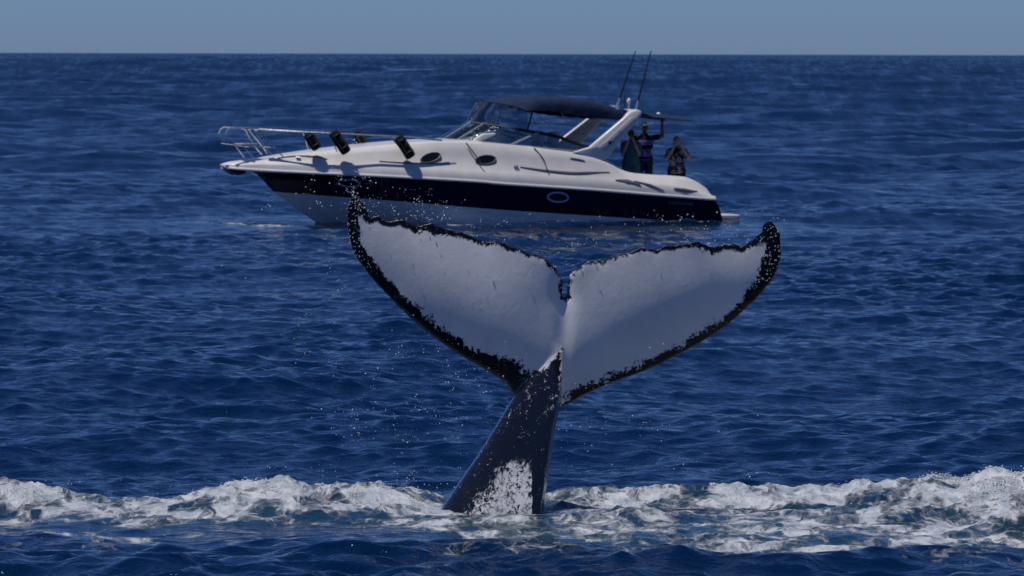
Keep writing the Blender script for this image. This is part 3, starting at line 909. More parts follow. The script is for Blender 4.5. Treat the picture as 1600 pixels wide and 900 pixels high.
def frame_on(P, n_, tx):
    n_ = np.array(n_) / np.linalg.norm(n_); tx = np.array(tx) - n_ * np.dot(n_, tx); tx /= np.linalg.norm(tx)
    return tx, np.cross(n_, tx) if np.cross(n_, tx)[2] > 0 else -np.cross(n_, tx), n_
def oval_port(name, P, fr, a, b, ring_mat, ring_r, parent, label=None):
    tx, ty, n_ = fr
    ph = np.linspace(0, 2 * np.pi, 40, endpoint=False)
    g = empty_part(name, parent)
    ringP = np.array([P + n_ * 0.012 + tx * a * math.cos(q) + ty * b * math.sin(q) for q in ph])
    pane = MB().add(np.concatenate([[P + n_ * 0.018], ringP + n_ * 0.002]), [(0, i + 1, (i + 1) % 40 + 1) for i in range(40)])
    o = pane.build(name, porthole_glass, parent)
    MB().tube(ringP, ring_r, 8, closed=True).build('ring', ring_mat, o)
    if label: o['label'] = label
    return o
def empty_part(name, parent): return None
white_ring = mat('pale_ring', (0.45, 0.50, 0.70), 0.3)
t = NT(white_ring); t.lk(t.ramp(t.noise(t.coord(), 20, 3), 0.3, 0.7, 0.2, 0.4), t.b.inputs['Roughness'])
for px, py in ((549.5, 287), (871, 309.5)):
    x = bp(px, py, float(brub(bp(px, py, 1.4)[0]) - 0.07))[0]
    b = float(brub(x)) - 0.07; p = bp(px, py, b); x = p[0]
    zr, zn = float(z_rub(x)), float(z_nav(x)); P, n_, tx = hull_at(x, (p[2] - zn) / (zr - zn))
    oval_port('porthole', P, frame_on(P, n_, tx), 0.235, 0.105, white_ring, 0.020, boat)
def on_deck(px, py):
    """point on the white upper side that shows at this photo pixel"""
    best = None
    for b in np.linspace(0.3, 1.75, 146):
        p = bp(px, py, b)
        if p[0] < 0.05 or p[0] > X_END - 0.05: continue
        s_ = deck_section(p[0]); z = np.interp(-b, s_[:9, 1], s_[:9, 2])
        if -b < s_[0][1] - 0.01: continue
        e_ = abs(z - p[2])
        if best is None or e_ < best[0]: best = (e_, p[0], b)
    _, x, b = best
    def Q(x, b): s_ = deck_section(x); return np.array([x, -b, np.interp(-b, s_[:9, 1], s_[:9, 2])])
    P = Q(x, b); tx = Q(x + 0.08, b) - Q(x - 0.08, b); tb = Q(x, b - 0.04) - Q(x, b + 0.04)
    n_ = np.cross(tx, tb); n_ /= np.linalg.norm(n_)
    if n_[1] > 0: n_ = -n_
    return P, n_, tx / np.linalg.norm(tx)
for px, py in ((672, 247), (758, 250.5)):
    P, n_, tx = on_deck(px, py)
    oval_port('porthole', P, frame_on(P, n_, tx), 0.23, 0.105, grey_trim, 0.016, boat)
# moulded steps, scoops and vents on the upper side
def inlay(name, pts, w, m, parent=boat, lift=0.006):
    P = []; N = []
    for px, py in pts:
        p, n_, _ = on_deck(px, py); P.append(p + n_ * lift); N.append(n_)
    P = catmull3(np.array(P), 0.08); k = len(P)
    u = np.linspace(0, 1, k); ww = np.interp(u, np.linspace(0, 1, len(w)), w)
    T = np.gradient(P, axis=0); Nn = np.array([[np.interp(q, np.linspace(0, 1, len(N)), np.array(N)[:, c]) for c in range(3)] for q in u])
    U = np.cross(T, Nn); U /= np.linalg.norm(U, axis=1)[:, None]
    S_ = np.stack([P - U * ww[:, None], P - U * ww[:, None] * 0.6 + Nn * 0.012, P + U * ww[:, None] * 0.6 + Nn * 0.012, P + U * ww[:, None]], 1)
    return MB().loft(S_).build(name, m, parent)
inlay('grab_line', [(433, 247), (450, 244.5), (470, 243), (490, 245), (511, 249)], [0.010, 0.02, 0.016, 0.006], grey_trim)
inlay('moulded_step', [(592, 252), (630, 254.5), (680, 255), (712, 255)], [0.004, 0.016, 0.014, 0.003], grey_trim)
inlay('moulded_step', [(812, 261), (850, 266), (890, 270), (920, 270.5), (952, 269)], [0.01, 0.035, 0.04, 0.035, 0.004], grey_trim)
inlay('grab_line', [(890, 247), (905, 249), (913, 251)], [0.008, 0.025, 0.004], grey_trim)
inlay('side_vent', [(961, 281.5), (980, 283.5), (1000, 289)], [0.015, 0.06, 0.012], grey_trim)
inlay('side_vent', [(1052, 294), (1070, 297), (1089, 299)], [0.012, 0.05, 0.012], grey_trim)
inlay('side_vent', [(990, 283), (1015, 289), (1037, 297)], [0.01, 0.03, 0.008], grey_trim)
for q in ((463.5, 247), (467, 247.2), (803, 260), (807, 260.4)):
    P, n_, tx = on_deck(*q)
    MB().tube([P, P + n_ * 0.05], [0.03, 0.022], 8).build('cleat', steel, boat)
# seam where the cockpit moulding meets the deck
inlay('moulding_seam', [(905, 240), (930, 247), (950, 256), (960, 263), (964, 268)], [0.006, 0.011, 0.012, 0.010, 0.006], black_rubber)
# small pale badge near the stern and the name near the bow
def hull_pix(px, py):
    b = 1.5
    for _ in range(5):
        p = bp(px, py, b); x = p[0]; zr, zn = float(z_rub(min(x, 11.4))), float(z_nav(x))
        P, n_, tx = hull_at(x, np.clip((p[2] - zn) / (zr - zn), 0, 1)); b = -P[1]
    return P, n_, tx
badge_m = mat('grey_lettering', (0.10, 0.11, 0.17), 0.4)
t = NT(badge_m); t.lk(t.mix(t.noise(t.coord(), 30, 3), (0.06, 0.07, 0.11), (0.14, 0.15, 0.22)), t.b.inputs['Base Color'])
P, n_, tx = hull_pix(1063, 318.5); fr = frame_on(P, n_, tx)
rot = Matrix((fr[0], fr[1], fr[2])).transposed()
bd = MB()
for i in range(9):
    bd.box(P + fr[0] * (i - 4) * 0.068 + fr[2] * 0.006, (0.045, 0.05, 0.012), rot)
bd.build('maker_badge', badge_m, boat)
name_m = mat('faded_blue_lettering', (0.030, 0.036, 0.11), 0.4)
t = NT(name_m); t.lk(t.mix(t.noise(t.coord(), 14, 3), (0.018, 0.022, 0.07), (0.045, 0.052, 0.15)), t.b.inputs['Base Color'])
P, n_, tx = hull_pix(588, 287); fr = frame_on(P, n_, tx)
cu = bpy.data.curves.new('lettering', 'FONT'); cu.body = 'MJTI'; cu.size = 0.30; cu.extrude = 0.004; cu.align_x = 'CENTER'; cu.align_y = 'CENTER'
to = bpy.data.objects.new('tmp', cu); COL.objects.link(to)
lm = eval_mods(to); lo = link('name_lettering', lm, name_m, boat, smooth=False)
lo.matrix_local = Matrix.Translation(P + fr[2] * 0.008) @ Matrix((fr[0], fr[1], fr[2])).transposed().to_4x4()

# windscreen
WB = [(692, 217.3, 0.0), (694, 217.5, 0.22), (703, 218.3, 0.48), (728, 220.3, 0.82), (765, 223.5, 1.06), (800, 227, 1.20), (850, 231.5, 1.27), (915, 238, 1.30)]
WT = [(735, 190, 0.0), (738, 190.5, 0.2), (746, 192, 0.42), (768, 195, 0.72), (796, 199.5, 0.94), (822, 204.5, 1.06), (870, 213.5, 1.16), (926, 234, 1.27)]
wb = catmull3(np.array([bp(*q) for q in WB]), 0.05); wt0 = catmull3(np.array([bp(*q) for q in WT]), 0.05)
def resample(C, n):
    s_ = np.concatenate([[0], np.cumsum(np.linalg.norm(np.diff(C, axis=0), axis=1))]); q = np.linspace(0, s_[-1], n)
    return np.stack([np.interp(q, s_, C[:, k]) for k in range(3)], 1)
NW = 60
wb, wt = resample(wb, NW), resample(wt0, NW)
screen = empty('windscreen', parent=boat)
i_m, i_d = 11, 33           # front corner mullion and aft divider
def between(i, k): return wb[i] * (1 - k) + wt[i] * k
for sg in (1, -1):
    mm = (lambda A: A) if sg == 1 else mirror
    for a, b in ((0, i_m), (i_m, i_d), (i_d, NW - 1)):
        if a == 0 and sg == -1:
            pass
        MB().loft(mm(np.stack([wb[a:b + 1], (wb + wt)[a:b + 1] / 2, wt[a:b + 1]], 1))).build('pane', tinted, screen, solid=0.008)
    MB().tube(mm(wb + np.array([0, 0, 0.005])), 0.020, 6).build('base_frame', alu, screen)
    MB().tube(mm(wt[:i_d - 2]), 0.018, 6).build('top_frame', alu if False else grey_trim, screen)
    MB().tube(mm(resample(wt[i_d - 8:], 40)), 0.036, 8).build('top_rail', black_rubber, screen)
    for i, r_ in ((i_m, 0.022),):
        MB().tube(mm(np.array([between(i, 0), between(i, 1)])), r_, 6).build('mullion', alu, screen)
    MB().tube(mm(np.array([between(i_d - 2, 0), between(i_d + 2, 1.0)])), 0.034, 6).build('mullion', alu, screen)
MB().tube(np.array([between(0, 0), between(0, 1)]), 0.020, 6).build('mullion', alu, screen)
# dashboard, wheel, seats
dx_ = bp(745, 222, 1.0)[0]
MB().prism([(X_BULK - 0.12, -0.95, 0.9), (X_BULK - 0.12, -0.95, 1.84), (X_BULK + 0.12, -0.95, 1.97), (X_BULK + 0.45, -0.95, 1.99), (X_BULK + 0.72, -0.95, 1.80), (X_BULK + 0.76, -0.95, 0.9)], None, (0, 1.9, 0)).build('dashboard', gel, boat, 0.04)
def seat(name, x, y, zb, m):
    o = MB().box((x, y, zb), (0.52, 0.56, 0.14)).build(name, m, boat, 0.05)
    rot = Matrix.Rotation(R(10), 3, 'Y')
    MB().box((x + 0.26, y, zb + 0.34), (0.14, 0.54, 0.60), rot).build('backrest', m, o, 0.05)
    MB().tube([(x, y, FLOOR), (x, y, zb - 0.05)], 0.06, 8).build('pedestal', steel, o)
seat('helm_seat', X_BULK + 1.55, -0.62, 1.36, cushion)
seat('helm_seat', X_BULK + 1.6, 0.62, 1.36, cushion)
wc_ = np.array((X_BULK + 0.95, -0.6, 1.86)); ph = np.linspace(0, 2 * np.pi, 24, endpoint=False)
w_ = MB(); w_.tube(np.array([wc_ + 0.19 * np.array((0.35 * math.sin(q), math.cos(q), 0.94 * math.sin(q))) for q in ph]), 0.016, 6, closed=True)
for q in (0.5, 2.6, 4.7): w_.tube([wc_, wc_ + 0.19 * np.array((0.35 * math.sin(q), math.cos(q), 0.94 * math.sin(q)))], 0.012, 6)
w_.tube([wc_, wc_ + np.array((-0.25, 0, 0.08))], 0.03, 6)
w_.build('steering_wheel', black_rubber, boat)
MB().box((bp(770, 216, .5)[0], -.5, bp(770, 214, .5)[2]), (0.06, 0.16, 0.26)).build('instrument_display', black_rubber, boat, 0.015)
MB().box((X_BULK + 2.6, 0.95, 1.0), (1.5, 0.5, 0.36)).build('lounge_cushion', cushion, boat, 0.07)
MB().box((9.9, 0.6, 0.74), (0.5, 1.2, 0.34)).build('stern_bench', cushion, boat, 0.07)

# canopy of navy canvas on its frames, clear curtain in front
top = [(757, 157.5), (775, 154.5), (800, 152.3), (830, 151.2), (866, 151), (894, 152), (922, 157), (955, 166), (986, 173)]
bot = [(758, 158.5), (775, 160), (795, 162.8), (812, 166.5), (822, 172.5), (858, 173.5), (904, 181), (945, 185), (976, 188)]
tp = catmull3(np.array([bp(a, b, 0.55) for a, b in top]), 0.08); bt_ = catmull3(np.array([bp(a, b, 1.18) for a, b in bot]), 0.08)
tp, bt_ = resample(tp, 40), resample(bt_, 40)
edge = np.array([bp(757, 157.5, 0.0), bp(760, 158, 0.3), bp(770, 159.5, 0.62), bp(788, 162, 0.88), bp(810, 167, 1.08), bp(824, 172.5, 1.18)])
edge = catmull3(edge, 0.05)
S_ = []
x_rear = bp(986, 175, 0.55)[0]
for i in range(40):
    row = []; q = i / 39
    for u in (-1, -0.985, -0.95, -0.86, -0.68, -0.4, 0, 0.4, 0.68, 0.86, 0.95, 0.985, 1):
        a = abs(u); b_ = 1.18 * a
        e_ = np.array([np.interp(b_, -edge[:, 1], edge[:, k]) for k in (0, 2)])
        x = e_[0] + (x_rear - e_[0]) * q
        zb = np.interp(x, bt_[:, 0], bt_[:, 2]); zt = np.interp(x, tp[:, 0], tp[:, 2])
        f_ = {1: 0.0, .985: 0.45, .95: 0.74, .86: 0.90, .68: 0.97, .4: 1.0, 0: 1.0}[a]
        z = zb + (zt - zb) * f_ - 0.012 * math.sin(q * math.pi * 4) ** 2 * (1 - a) + 0.006 * math.sin(i * 1.7 + u * 4)
        k_ = sstep(0, 0.16, q)
        row.append((x, (1.18 - 0.22 * sstep(0.45, 1, q)) * u, e_[1] * (1 - k_) + z * k_))
    S_.append(row)
canopy = MB().loft(np.array(S_)).build('canopy', canvas, boat, solid=0.012, angle=70)
canopy['label'] = 'navy canvas sun canopy over the helm'
for k in (16, 28):
    row = np.array(S_[k]); row[:, 2] -= 0.05; row[:, 1] *= 0.965
    MB().tube(row[1:-1], 0.014, 6).build('canopy_bow', alu, canopy)
# clear vinyl from windscreen top to canopy front
fr_t = resample(wt[:i_d - 1], 24)
edge = resample(edge, 24) + np.array((0.0, 0.0, -0.012))
for sg in (1, -1):
    mm = (lambda A: A) if sg == 1 else mirror
    mid = (fr_t + edge) / 2 + np.array([-0.03, -0.015, 0])
    MB().loft(mm(np.stack([fr_t, mid, edge], 1))).build('clear_curtain', vinyl, canopy, solid=0.004)
    MB().tube(mm(edge), 0.014, 6).build('curtain_binding', canvas, canopy)
    MB().tube(mm(np.array([bp(831.5, 173.5, 1.15), bp(823, 205, 1.08)])), 0.020, 6).build('canopy_pole', black_rubber, canopy)
    MB().tube(mm(np.array([bp(836, 176, 1.12), bp(868, 206, 1.14)])), 0.007, 5).build('canopy_strut', alu, canopy)
    MB().tube(mm(np.array([bp(876, 176, 1.15), bp(889, 197, 1.16)])), 0.009, 5).build('canopy_strut', alu, canopy)
MB().box(bp(768, 165, 0.3), (0.16, 0.30, 0.05)).build('curtain_roll', canvas, canopy, 0.015)

# radar arch
arch = empty('radar_arch', parent=boat)
def leg_poly(pix, b0, b1):
    ys = [q[1] for q in pix]; y0, y1 = max(ys), min(ys)
    return np.array([bp(px, py, b0 + (b1 - b0) * (y0 - py) / (y0 - y1)) for px, py in pix])
LEG = [(893, 238), (921, 229.5), (945, 209), (971, 187), (985, 174), (995, 171), (1002, 173.5), (1002.5, 179), (990, 196), (968, 222), (951, 246), (944, 250)]
INS = [(948, 218), (985, 183), (993, 183), (990, 190), (947, 236), (934, 231)]
for sg in (1, -1):
    mm = (lambda A: A) if sg == 1 else mirror
    L = leg_poly(LEG, 1.38, 1.20)
    lg = MB().prism(mm(L), None, mm(np.array((0, 0.15, 0.0)))).build('arch_leg', gel, arch, 0.03, angle=60)
    I_ = leg_poly(INS, 1.36, 1.23); I_[:, 1] = np.interp(I_[:, 2], [L[:, 2].min(), L[:, 2].max()], [-1.38, -1.20]) - 0.006
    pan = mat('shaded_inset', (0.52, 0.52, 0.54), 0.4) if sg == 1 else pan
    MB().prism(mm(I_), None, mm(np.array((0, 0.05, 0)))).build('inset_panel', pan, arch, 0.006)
    for q, r_ in (((951, 222.5), 0.045), ((968, 205), 0.035)):
        p = bp(q[0], q[1], 1.28); p[1] = np.interp(p[2], [L[:, 2].min(), L[:, 2].max()], [-1.38, -1.20])
        MB().tube(mm(np.array([p + np.array((0, 0.02, 0)), p + np.array((0, -0.03, 0))])), r_, 12).build('speaker' if r_ > 0.04 else 'side_light', grey_trim if r_ > 0.04 else steel, arch)
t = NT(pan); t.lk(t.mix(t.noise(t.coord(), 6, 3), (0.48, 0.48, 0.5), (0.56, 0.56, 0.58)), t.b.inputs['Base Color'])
TOPB = [(971, 187), (985, 173.5), (995, 170.5), (1002, 173), (1002.5, 179), (994, 190)]
P = leg_poly(TOPB, 1.12, 1.10); P[:, 1] = -1.0
MB().prism(P, None, (0, 2.0, 0)).build('crossbeam', gel, arch, 0.03, angle=60)
def rod(name, a, b, r0, r1, base, m=black_rubber):
    A, B_ = bp(*a), bp(*b)
    o = MB().tube(np.array([A, A * 0.9 + B_ * 0.1, A * 0.5 + B_ * 0.5, B_]), [r0, r0, (r0 + r1) / 2, r1], 6).build(name, m, boat)
    if base:
        MB().tube(np.array([A - np.array((0, 0, 0.10)), A, A * 0.88 + B_ * 0.12]), [0.06, 0.028, 0.022], 8).build('mount', steel, o)
    return o
rod('antenna', (964, 164, 0.9), (992, 79.5, 0.9), 0.021, 0.012, True)
rod('antenna', (993.5, 168, -0.3), (1016, 79.5, -0.3), 0.021, 0.012, True)
rod('short_antenna', (975, 166, 0.3), (975.5, 148, 0.3), 0.012, 0.009, False)
g_ = bp(982, 163, 0.2)
lt = MB().tube(np.array([g_ + np.array((0, 0, z)) for z in (-0.12, 0.0, 0.03, 0.08, 0.12, 0.14)]), [0.02, 0.02, 0.045, 0.05, 0.03, 0.006], 10).build('mast_light', gel, boat)
h_ = bp(960, 167, 0.8)
MB().tube(np.array([h_ + np.array((x, 0, 0)) for x in (-0.12, 0, 0.1)]), [0.05, 0.04, 0.03], 8).build('horn', steel, boat)
# aft awning
A_ = np.array([bp(998, 182, 0.0), bp(1010, 183, 0), bp(1030, 185, 0.0), bp(1046, 187, 0), bp(1058, 187.5, 0.0)])
S_ = []
for p in catmull3(A_, 0.08):
    S_.append([(p[0], y, p[2] + 0.10 * (1 - (y / 0.95) ** 2)) for y in np.linspace(-0.95, 0.95, 9)])
aw = MB().loft(np.array(S_)).build('stern_awning', canvas, boat, solid=0.015)
for sg in (1, -1):
    MB().tube(np.array([bp(1000, 197, sg * 0.85 + 0.05), bp(1012, 194, sg * .85), bp(1027, 189, sg * 0.85)]), 0.012, 5).build('awning_strut', alu, aw)
p = bp(1028, 178.5, 0.05)
MB().tube(np.array([p + np.array((0, 0, z)) for z in (-0.05, 0.0, 0.03, 0.05)]), [0.06, 0.06, 0.04, 0.005], 10).build('dome_light', gel, aw)

# bow rail
def rail(name, pts, r, m=steel, sides=(1, -1), parent=boat):
    for sg in sides:
        P = catmull3(np.array([bp(*q) for q in pts]), 0.06)
        if sg == -1: P = mirror(P)
        MB().tube(P, r, 6).build(name, m, parent)
br_ = empty('bow_rail', parent=boat)
RB = lambda px: float(np.interp(px, [350, 395, 430, 480, 560, 640, 690], [0.30, 0.38, 0.62, 0.90, 1.2, 1.38, 1.45]))
rail('top_rail', [(361, 221, 0.30), (356, 217, 0.30), (352.5, 209, 0.30), (355, 202, 0.30), (361, 198.5, 0.30), (372, 199.5, .31), (388, 200.5, 0.34), (396, 203, 0.36), (403, 215, 0.38), (414, 231, 0.40), (425.5, 242, 0.44)], 0.016, parent=br_)
rail('top_rail', [(403, 202, 0.42), (420, 203, 0.52), (470, 206, 0.85), (520, 208.5, 1.08), (570, 211, 1.22), (620, 213.5, 1.34), (660, 216, 1.4), (690, 219, 1.4)], 0.025, parent=br_)
rail('lower_rail', [(356, 224, 0.30), (372, 226, 0.30), (395, 229.5, 0.33), (415, 230, 0.42), (430, 231, 0.52)], 0.012, parent=br_)
rail('stanchion', [(403, 202.5, 0.42), (416, 216, 0.47), (431, 232, 0.53), (443.5, 247, 0.60)], 0.015, parent=br_)
rail('stanchion', [(378, 227, 0.31), (396, 247, 0.40)], 0.014, parent=br_)
rail('stanchion', [(514, 208.5, 1.06), (520, 222, 1.10), (526, 237, 1.14)], 0.014, parent=br_)
rail('stanchion', [(608, 213, 1.30), (622, 228, 1.38), (636, 250, 1.48)], 0.014, parent=br_)
rail('side_stanchion', [(727.5, 223, 1.30), (739, 238, 1.42), (752.5, 256, 1.58)], 0.014, black_rubber, parent=br_)
rail('side_stanchion', [(834, 231, 1.32), (848, 248, 1.46), (854, 263, 1.62)], 0.014, black_rubber, parent=br_)
# windlass, foredeck fittings, anchor
MB().box(bp(383, 225.5, 0.1), (0.40, 0.50, 0.045)).build('bow_step', gel, br_, 0.012)
MB().box(bp(475, 240, 0.0), (0.45, 0.4, 0.06)).build('deck_hatch', gel, boat, 0.02)
an = MB()
A0 = bp(352, 265, 0.0); A1 = bp(383, 269, 0.0)
an.tube(np.array([A0, (A0 + A1) / 2 + np.array((0, 0, 0.03)), A1 + np.array((0.3, 0, 0.05))]), 0.035, 8)
an.prism(np.array([A0 + np.array((-0.02, -0.16, -0.01)), A0 + np.array((0.20, -0.24, -0.13)), A0 + np.array((0.46, -0.02, -0.08)), A0 + np.array((0.46, 0.02, -0.08)), A0 + np.array((0.20, 0.24, -0.13)), A0 + np.array((-0.02, 0.16, -0.01))]), None, (0, 0, 0.04))
an.build('anchor', grey_trim, boat, 0.008)
p = bp(353.5, 259.5, 0.25)
MB().tube(np.array([p + np.array((-0.0, -0.09, 0)), p + np.array((0.0, -0.02, 0))]), [0.035, 0.035], 10).build('bow_roller', steel, boat)

# ------------------------------------------------------------------ black fenders in their racks on the rail
fender_m = cloth('black_fender_cover', (0.010, 0.011, 0.010), 0.35, 12)
fender_edge = mat('tan_piping', (0.20, 0.17, 0.13), 0.6)
t = NT(fender_edge); t.lk(t.mix(t.noise(t.coord(), 20, 3), (0.16, 0.13, 0.10), (0.25, 0.21, 0.16)), t.b.inputs['Base Color'])
FEND = [((479, 208, .84), (496, 233, 0.92), 0.115, 'black covered fender on the rail, nearest the bow'),
        ((519, 205, 1.10), (542, 239, 1.20), 0.120, 'black covered fender on the near rail, second from the bow'),
        ((555, 205, -1.10), (568, 226, -1.12), 0.110, 'black covered fender on the far rail, partly behind the foredeck'),
        ((621, 213, 1.36), (643, 246, 1.46), 0.115, 'black covered fender just ahead of the cabin porthole, nearest the windscreen')]
for a, b, r_, lab in FEND:
    A, B_ = bp(*a), bp(*b); ax = B_ - A; Lh = np.linalg.norm(ax)
    o = empty('fender'); o.parent = None
    o.matrix_world = boat.matrix_basis @ Matrix.Translation(Vector(B_))
    tag(o, lab, 'fender', 'black fenders along the bow rail')
    u = -ax / Lh
    prof = [(0, .35), (0.012, .8), (.05, 1), (0.5 * Lh, 1.02), (Lh - .05, 1), (Lh - .012, .8), (Lh, .35)]
    MB().tube(np.array([u * s_ for s_, _ in prof]), np.array([q for _, q in prof]) * r_, 14).build('body', fender_m, o)
    side_v = np.cross(u, np.array((0, -1.0, 0))); side_v /= np.linalg.norm(side_v)
    nn = np.cross(u, side_v)
    if nn[1] > 0: nn = -nn
    for f_ in (-0.55, 0.55):
        q0 = side_v * r_ * f_ * 1.0 + nn * r_ * 0.86
        MB().tube(np.array([q0 + u * 0.04, q0 + u * Lh * 0.5, q0 + u * (Lh - .04)]), 0.007, 5).build('piping', fender_edge, o)
    for s_ in (0.25, 0.8):
        ph = np.linspace(0, 2 * np.pi, 20, endpoint=False)
        MB().tube(np.array([u * Lh * s_ + r_ * 1.06 * (math.cos(q) * side_v + math.sin(q) * nn) for q in ph]), 0.010, 5, closed=True).build('strap', black_rubber, o)

# ------------------------------------------------------------------ the people on board
def capsules(chain_list, seg=14):
    """closed tapered capsules; each entry: list of (point, radius)"""
    VV, FF, o = [], [], 0
    for ch in chain_list:
        for (p, r0), (q, r1) in zip(ch[:-1], ch[1:]):
            p, q = np.array(p, float), np.array(q, float)
            m = MB()
            d_ = q - p; L = np.linalg.norm(d_) + 1e-9; d_ = d_ / L
            P, Rr = [], []
            for a in (-85, -60, -30, 0): P.append(p + d_ * r0 * math.sin(R(a))); Rr.append(r0 * math.cos(R(a)))
            for a in (0, 30, 60, 85): P.append(q + d_ * r1 * math.sin(R(a))); Rr.append(r1 * math.cos(R(a)))
            P = np.array(P)
            up = np.array([0, 0, 1.0]) if abs(d_[2]) < 0.9 else np.array([0, 1.0, 0])
            a_ = np.cross(d_, up); a_ /= np.linalg.norm(a_); b_ = np.cross(d_, a_)
            ph = np.linspace(0, 2 * np.pi, seg, endpoint=False)
            S_ = [P[i] + Rr[i] * (np.cos(ph)[:, None] * a_ + np.sin(ph)[:, None] * b_) for i in range(len(P))]
            m.loft(S_, True, False)
            v = np.array(m.v); f = [(x[0], x[1], x[2]) for x in m.f] + [(x[0], x[2], x[3]) for x in m.f]
            n = len(S_); c = len(v); v = np.concatenate([v, S_[0].mean(0)[None], S_[-1].mean(0)[None]])
            for j in range(seg):
                f.append((c, (j + 1) % seg, j)); f.append((c + 1, (n - 1) * seg + j, (n - 1) * seg + (j + 1) % seg))
            VV.append(v); FF.append(np.array(f) + o); o += len(v)
    return np.concatenate(VV), np.concatenate(FF)
def ell(c, r):
    v, f = ICO3; return v * np.array(r) + np.array(c), f
ICO3 = make_ico(3)
def join(parts):
    V, F, o = [], [], 0
    for v, f in parts: V.append(v); F.append(np.asarray(f) + o); o += len(v)
    return np.concatenate(V), np.concatenate(F)

skin_m = mat('skin', (0.30, 0.17, 0.11), 0.5)
t = NT(skin_m); _n = t.noise(t.coord(), 14, 4)
t.lk(t.mix(t.ramp(_n, 0.3, 0.7), (0.40, 0.24, 0.16), (0.50, 0.30, 0.21)), t.b.inputs['Base Color'])
skin_dark = mat('tanned_skin', (0.085, 0.045, 0.030), 0.5)
t = NT(skin_dark); _n = t.noise(t.coord(), 14, 4)
t.lk(t.mix(t.ramp(_n, 0.3, 0.7), (0.13, 0.075, 0.05), (0.19, 0.11, 0.075)), t.b.inputs['Base Color'])
dark_hair = cloth('dark_hair', (0.010, 0.009, 0.009), 0.4, 40)
dark_cloth = cloth('dark_blue_denim', (0.020, 0.030, 0.075), 0.3, 14)
black_cloth = cloth('black_cloth', (0.008, 0.008, 0.010), 0.3, 14)
teal_cloth = cloth('grey_teal_cloth', (0.075, 0.13, 0.15), 0.25, 8)
stripe = mat('striped_polo', (0.02, 0.02, 0.05), 0.85, spec=0.2)
t = NT(stripe); oc = t.coord()
sp_ = t.new('ShaderNodeSeparateXYZ'); t.lk(oc, sp_.inputs[0])
cr = t.new('ShaderNodeValToRGB'); cr.color_ramp.interpolation = 'CONSTANT'
t.lk(t.math('MULTIPLY_ADD', sp_.outputs['Z'], 1 / 0.9, -0.8 / 0.9), cr.inputs[0])
LIL, DK, BLU = (0.13, 0.12, 0.34, 1), (0.008, 0.008, 0.016, 1), (0.06, 0.07, 0.25, 1)
els = cr.color_ramp.elements; els[0].position = 0.0; els[0].color = DK; els[1].position = 0.10; els[1].color = BLU
for p_, c_ in ((0.16, DK), (0.20, LIL), (0.30, BLU), (0.40, DK), (0.50, LIL), (0.62, DK)):
    e_ = els.new(p_); e_.color = c_
t.lk(cr.outputs[0], t.b.inputs['Base Color'])
printed = mat('printed_tee', (0.05, 0.05, 0.06), 0.85, spec=0.2)
t = NT(printed); oc = t.coord(); _n = t.noise(oc, 9, 4, 0.7, 0.6)
t.lk(t.mix(t.ramp(_n, 0.46, 0.60), (0.014, 0.014, 0.020), (0.34, 0.33, 0.36)), t.b.inputs['Base Color'])
camera_m = mat('black_camera_body', (0.010, 0.010, 0.011), 0.35)
t = NT(camera_m); t.lk(t.ramp(t.noise(t.coord(), 40, 3), 0.3, 0.7, 0.25, 0.5), t.b.inputs['Roughness'])
phone_m = mat('pale_phone_case', (0.50, 0.55, 0.52), 0.35)
t = NT(phone_m); t.lk(t.mix(t.noise(t.coord(), 20, 3), (0.44, 0.50, 0.47), (0.55, 0.60, 0.57)), t.b.inputs['Base Color'])

def hand(wrist, dirv, palm_n, curl):
    """palm and five bent fingers"""
    d_ = np.array(dirv, float); d_ /= np.linalg.norm(d_); n_ = np.array(palm_n, float); n_ -= d_ * n_.dot(d_); n_ /= np.linalg.norm(n_)
    s_ = np.cross(d_, n_); w = np.array(wrist, float)
    ch = [[(w, 0.026), (w + d_ * 0.04 + s_ * 0.014, 0.023), (w + d_ * 0.085 + s_ * 0.022, 0.016)],
          [(w, 0.026), (w + d_ * 0.04 - s_ * 0.014, 0.023), (w + d_ * 0.085 - s_ * 0.022, 0.016)]]
    for off, L in ((0.033, 0.070), (0.011, 0.082), (-0.011, 0.077), (-0.033, 0.060)):
        b = w + d_ * 0.085 + s_ * off
        p1 = b + (d_ * math.cos(curl) + n_ * math.sin(curl)) * L * 0.5
        p2 = p1 + (d_ * math.cos(2.1 * curl) + n_ * math.sin(2.1 * curl)) * L * 0.5
        ch.append([(b, 0.0105), (p1, 0.0095), (p2, 0.008)])
    b = w + d_ * 0.03 + s_ * 0.03
    ch.append([(b, 0.013), (b + s_ * 0.03 + d_ * 0.03 + n_ * 0.012, 0.0115), (b + s_ * 0.036 + d_ * 0.062 + n_ * 0.03, 0.0095)])
    return ch

